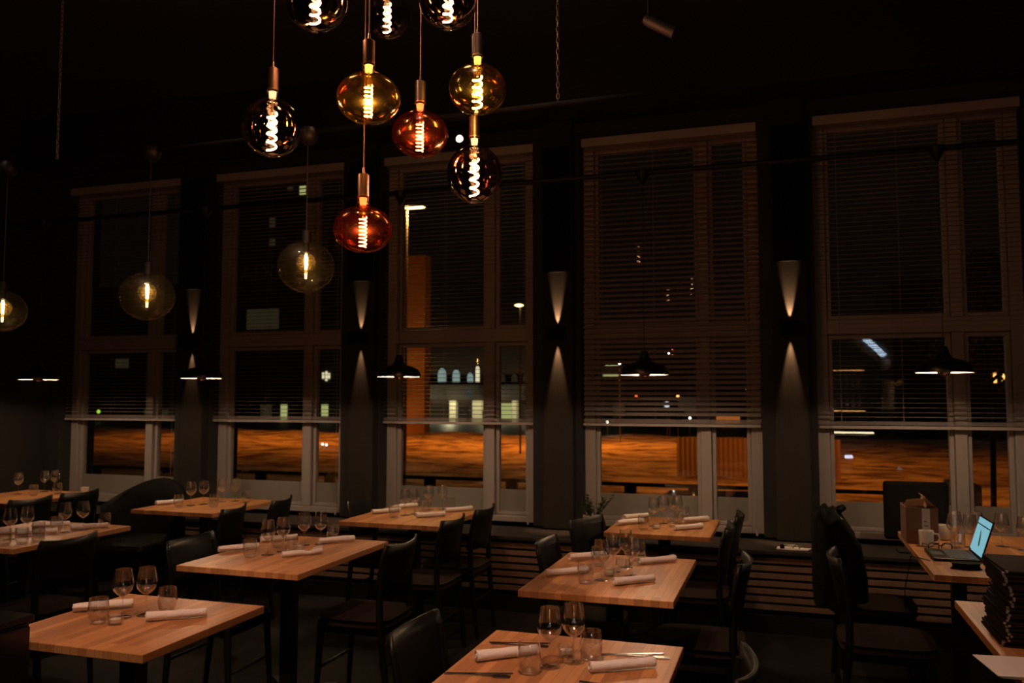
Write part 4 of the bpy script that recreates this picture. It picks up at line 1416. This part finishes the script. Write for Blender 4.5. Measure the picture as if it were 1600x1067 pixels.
# rail fence at the near edge of the snow
rf = empty('rail_fence', (0, 23.6, GZ))
tag(rf, 'low dark timber rail fence along the snow outside', 'fence')
MB().box(-28, 3.0, -.04, .04, .56, .66).build('top_rail', M_rail, rf)
MB().box(-28, 3.0, -.04, .04, .14, .22).build('lower_rail', M_rail, rf)
for u in (150, 262, 408, 516, 672, 800, 985, 1085):
    p = at(u, 742, 23.6)
    MB().box(p.x - .16, p.x + .16, -.10, .08, 0, .66).build('post', M_rail, rf)

# corrugated fence
a, b = at(1058, 683, 31), at(1312, 683, 31)
n = 66
vs = []
for k in range(n + 1):
    t = k / n
    x = a.x + (b.x - a.x) * t
    y = 31 + .05 * (1 if (k // 1) % 2 else -1) + (.0)
    vs += [(x, y, GZ), (x, y, a.z)]
fs = [(2 * k, 2 * k + 2, 2 * k + 3, 2 * k + 1) for k in range(n)]
o = MB().add(vs, fs).build('corrugated_fence', M_corr, solid=.02)
tag(o, 'ribbed metal fence glowing orange beyond the fourth window', 'fence')


# parked cars
def car(x, y, label, rz=0):
    r = empty('parked_car', (x, y, GZ), rz)
    tag(r, label, 'car', 'parked cars in the yard')
    side = [(-2.15, .45), (-2.1, .80), (-1.25, .95), (-.55, 1.42), (.75, 1.45), (1.45, 1.0), (2.1, .88), (2.15, .45), (1.75, .35), (-1.75, .35)]
    vs, k = [], len(side)
    for yy, sc in ((-.85, 1), (-.78, 1), (.78, 1), (.85, 1)):
        for px, pz in side:
            inset = 1.0 if abs(yy) > .8 else 1.0
            top = max(0, pz - .9)
            vs.append((px, yy * (1 - .22 * top / .55) if top else yy, pz if abs(yy) < .8 else .45 + (pz - .45) * .97))
    fs = [tuple(range(k)), tuple(range(4 * k - 1, 3 * k - 1, -1))]
    for j in range(3):
        for i in range(k):
            fs.append((j * k + i, j * k + (i + 1) % k, (j + 1) * k + (i + 1) % k, (j + 1) * k + i))
    MB().add(vs, fs).build('body', M_car, r, bevel=.03)
    for s in (-1, 1):
        g = [(-1.08, 1.0), (-.50, 1.36), (.70, 1.38), (1.25, 1.03)]
        yy = s * .80
        m = MB()
        vv = [(px, s * (.86 * (1 - .22 * (pz - .9) / .55)), pz) for px, pz in g] + [(px, s * (.845 * (1 - .22 * (pz - .9) / .55)), pz) for px, pz in g]
        m.add(vv, [(0, 1, 2, 3), (7, 6, 5, 4), (0, 4, 5, 1), (1, 5, 6, 2), (2, 6, 7, 3), (3, 7, 4, 0)])
        m.build('side_window', M_carglass, r)
    for wx in (-1.35, 1.35):
        for s in (-1, 1):
            MB().lathe([(.0005, -.1), (.30, -.1), (.33, -.07), (.33, .07), (.30, .1), (.0005, .1)], 20, mat=Matrix.Translation((wx, s * .78, .33)) @ Matrix.Rotation(PI / 2, 4, 'X')).build('wheel', M_rubber, r, smooth=True)
    MB().box(2.12, 2.17, -.7, -.4, .65, .78).box(2.12, 2.17, .4, .7, .65, .78).build('headlights', M_ceramic, r)
    MB().box(-2.17, -2.12, -.72, -.45, .65, .80).box(-2.17, -2.12, .45, .72, .65, .80).build('tail_lights', M_redlamp if False else M_menu, r)
    for s in (-1, 1):
        MB().box(-.92, -.78, s * .86 - .07, s * .86 + .07, .98, 1.10).build('mirror', M_car, r, bevel=.02)


car(-1.4, 14.5, 'dark parked car outside the fourth window')
car(3.3, 12.6, 'dark parked car outside the fifth window')
car(-18.0, 84, 'small dark car on the road across the street, third window', .0)

# a person on the far pavement, seen small through the third window
pn = empty('person', (0, 0, 0))
p = at(757, 658, 86)
pn.location = (p.x, 86, GZ)
tag(pn, 'person in dark clothes standing on the far pavement', 'person')
MB().lathe([(.0005, 0), (.16, 0), (.17, .5), (.20, .9), (.24, 1.3), (.20, 1.52), (.07, 1.58), (.11, 1.66), (.12, 1.78), (.07, 1.87), (.0005, 1.9)], 16).build('body', M_rail, pn, smooth=True)

# zebra crossing and pale wall to the right
for k, (v0, v1) in enumerate([(764, 767), (771, 776), (780, 787)]):
    def gp(u, v):
        d = ray(u, v)
        t = (GZ + .01 - EYE) / d.z
        return (d.x * t, d.y * t, GZ + .01)
    q = [gp(1560, v1), gp(1612, v1), gp(1612, v0), gp(1560 + (6 if k else 0), v0)]
    o = MB().add(q + [(x, y, z - .005) for x, y, z in q], [(0, 1, 2, 3), (7, 6, 5, 4), (0, 4, 5, 1), (1, 5, 6, 2), (2, 6, 7, 3), (3, 7, 4, 0)]).build('road_marking', M_roadpaint)
    tag(o, 'orange lit stripe of the zebra crossing, %s' % ['farthest', 'middle', 'nearest'][k], 'road marking', 'zebra crossing stripes', 'structure')
a, b = at(1490, 757, 9.5), at(1536, 800, 9.5)
o = MB().box(a.x, b.x, 9.5, 10.1, GZ, a.z).build('utility_cabinet', M_cream, bevel=.02)
tag(o, 'pale utility cabinet just outside the fifth window', 'cabinet')

# autumn tree at upper right
p = at(1545, 640, 18)
tr = empty('street_tree', (p.x, 18, GZ))
tag(tr, 'reddish leaved tree outside the fifth window', 'tree')
tk, lv = MB(), MB()
tk.tube([(0, 0, 0), (.05, 0, 2.2), (0, .1, 4.2), (.1, 0, 5.4)], [.055, .05, .04, .015], 8)
rnd = random.Random(5)
for k in range(16):
    a = rnd.uniform(0, 2 * PI); z0 = rnd.uniform(2.6, 5.0); L = rnd.uniform(.5, 1.2)
    e_ = Vector((math.cos(a) * L, math.sin(a) * L, z0 + L * .7))
    tk.tube([(0, 0, z0), e_ * .5 + Vector((0, 0, z0 * .5 + .05)), e_], [.04, .025, .01], 5)
for k in range(2600):
    a = rnd.uniform(0, 2 * PI); h = rnd.uniform(0, 1)
    R_ = rnd.uniform(.1, 1) ** .5 * (1.15 * math.sin(PI * (.12 + .86 * h)) + .1)
    c = Vector((R_ * math.cos(a), R_ * math.sin(a), 3.2 + 2.7 * h))
    u = Vector((rnd.uniform(-1, 1), rnd.uniform(-1, 1), rnd.uniform(-1, 1))).normalized() * .05
    w = u.cross(Vector((rnd.uniform(-1, 1), rnd.uniform(-1, 1), rnd.uniform(-1, 1)))).normalized() * .035
    lv.add([c - u, c + w, c + u, c - w], [(0, 1, 2, 3)])
tk.build('trunk', M_bark, tr, smooth=True)
lv.build('leaves', M_autumn, tr)

# ------------------------------------------------------------------ the bar behind the camera, seen mirrored in the fifth window
RY = -3.0
VY = 2 * (WIN_Y + .06) - RY


def mir(u, v, y=RY):
    p = at(u, v, 2 * (WIN_Y + .06) - y)
    return Vector((p.x, y, p.z))


bs = empty('bar_shelf', (0, 0, 0))
tag(bs, 'lit bar shelving behind the viewer, mirrored in the fifth window', 'shelf')
a, b = mir(1268, 577), mir(1350, 577)
for v in (577.5, 641):
    z = mir(1300, v).z
    MB().box(a.x, b.x, RY - .25, RY, z - .03, z - .005).build('shelf_board', M_joinery, bs)
    MB().box(a.x, b.x, RY + .001, RY + .012, z - .022, z - .006).build('strip_light', M_bar_strip, bs)
z0 = mir(1300, 700).z
MB().box(a.x - .05, b.x + .05, RY - .30, RY - .26, 0, mir(1300, 560).z).build('back_panel', M_joinery, bs)
z = mir(1330, 675).z
c_, d_ = mir(1300, 675), mir(1360, 675)
br_ = empty('bar_counter', (0, 0, 0))
tag(br_, 'bar counter with strip light, mirrored low in the fifth window', 'counter')
MB().box(c_.x - .3, d_.x + .6, RY + .5, RY + 1.1, 0, z - .02).build('counter_body', M_joinery, br_)
MB().box(c_.x, d_.x, RY + .6, RY + .63, z - .0, z + .03).build('strip_light', M_bar_strip2, br_)
bt = MB().lathe([(.0005, 0), (.036, 0), (.038, .01), (.038, .17), (.030, .20), (.013, .225), (.012, .29), (.014, .30), (.0005, .30)], 16).build('bottle', M_bottle, smooth=True)
tag(bt, 'x', 'bottle')
for v, row in ((577.5 + 28, 'upper'), (641, 'lower')):
    z = mir(1300, 641 if row == 'lower' else 608).z
    if row == 'upper':
        MB().box(a.x, b.x, RY - .25, RY, z - .03, z - .005).build('shelf_board', M_joinery, bs)
    for k in range(8):
        x = a.x + .08 + (b.x - a.x - .16) * k / 7
        place(bt, x, RY - .13, 'bottle mirrored in the fifth window, %s in the %s shelf row' % (ORD[k], row), 'bottles on the %s bar shelf' % row, 0, z - .0045)
du = MB().tube([mir(1340, 520, -2.2), mir(1362, 540, -2.2), mir(1384, 556, -2.2), mir(1393, 580, -2.2), mir(1394, 640, -2.2)], .16, 20).build('ventilation_duct', M_duct, smooth=True)
tag(du, 'curved metal duct mirrored in the fifth window', 'duct')
ld = MB().tube([mir(1350, 527, -1.9), mir(1382, 556, -1.9)], .05, 10).build('duct_highlight_strip', M_duct_highlight)  # added glowing strip that gives the duct its cool highlight
fd = MB().box(mir(1312, 706).x, mir(1345, 706).x, RY + 1.3, RY + 1.34, mir(1312, 708).z, mir(1312, 703).z).build('display_light', em('fridge_display_light', (.75, .8, 1.0), 9))
tag(fd, 'small cool display light low in the bar, mirrored in the fifth window', 'light')
tag(ld, 'slanted cool white glowing strip added as the highlight of the duct', 'strip light')
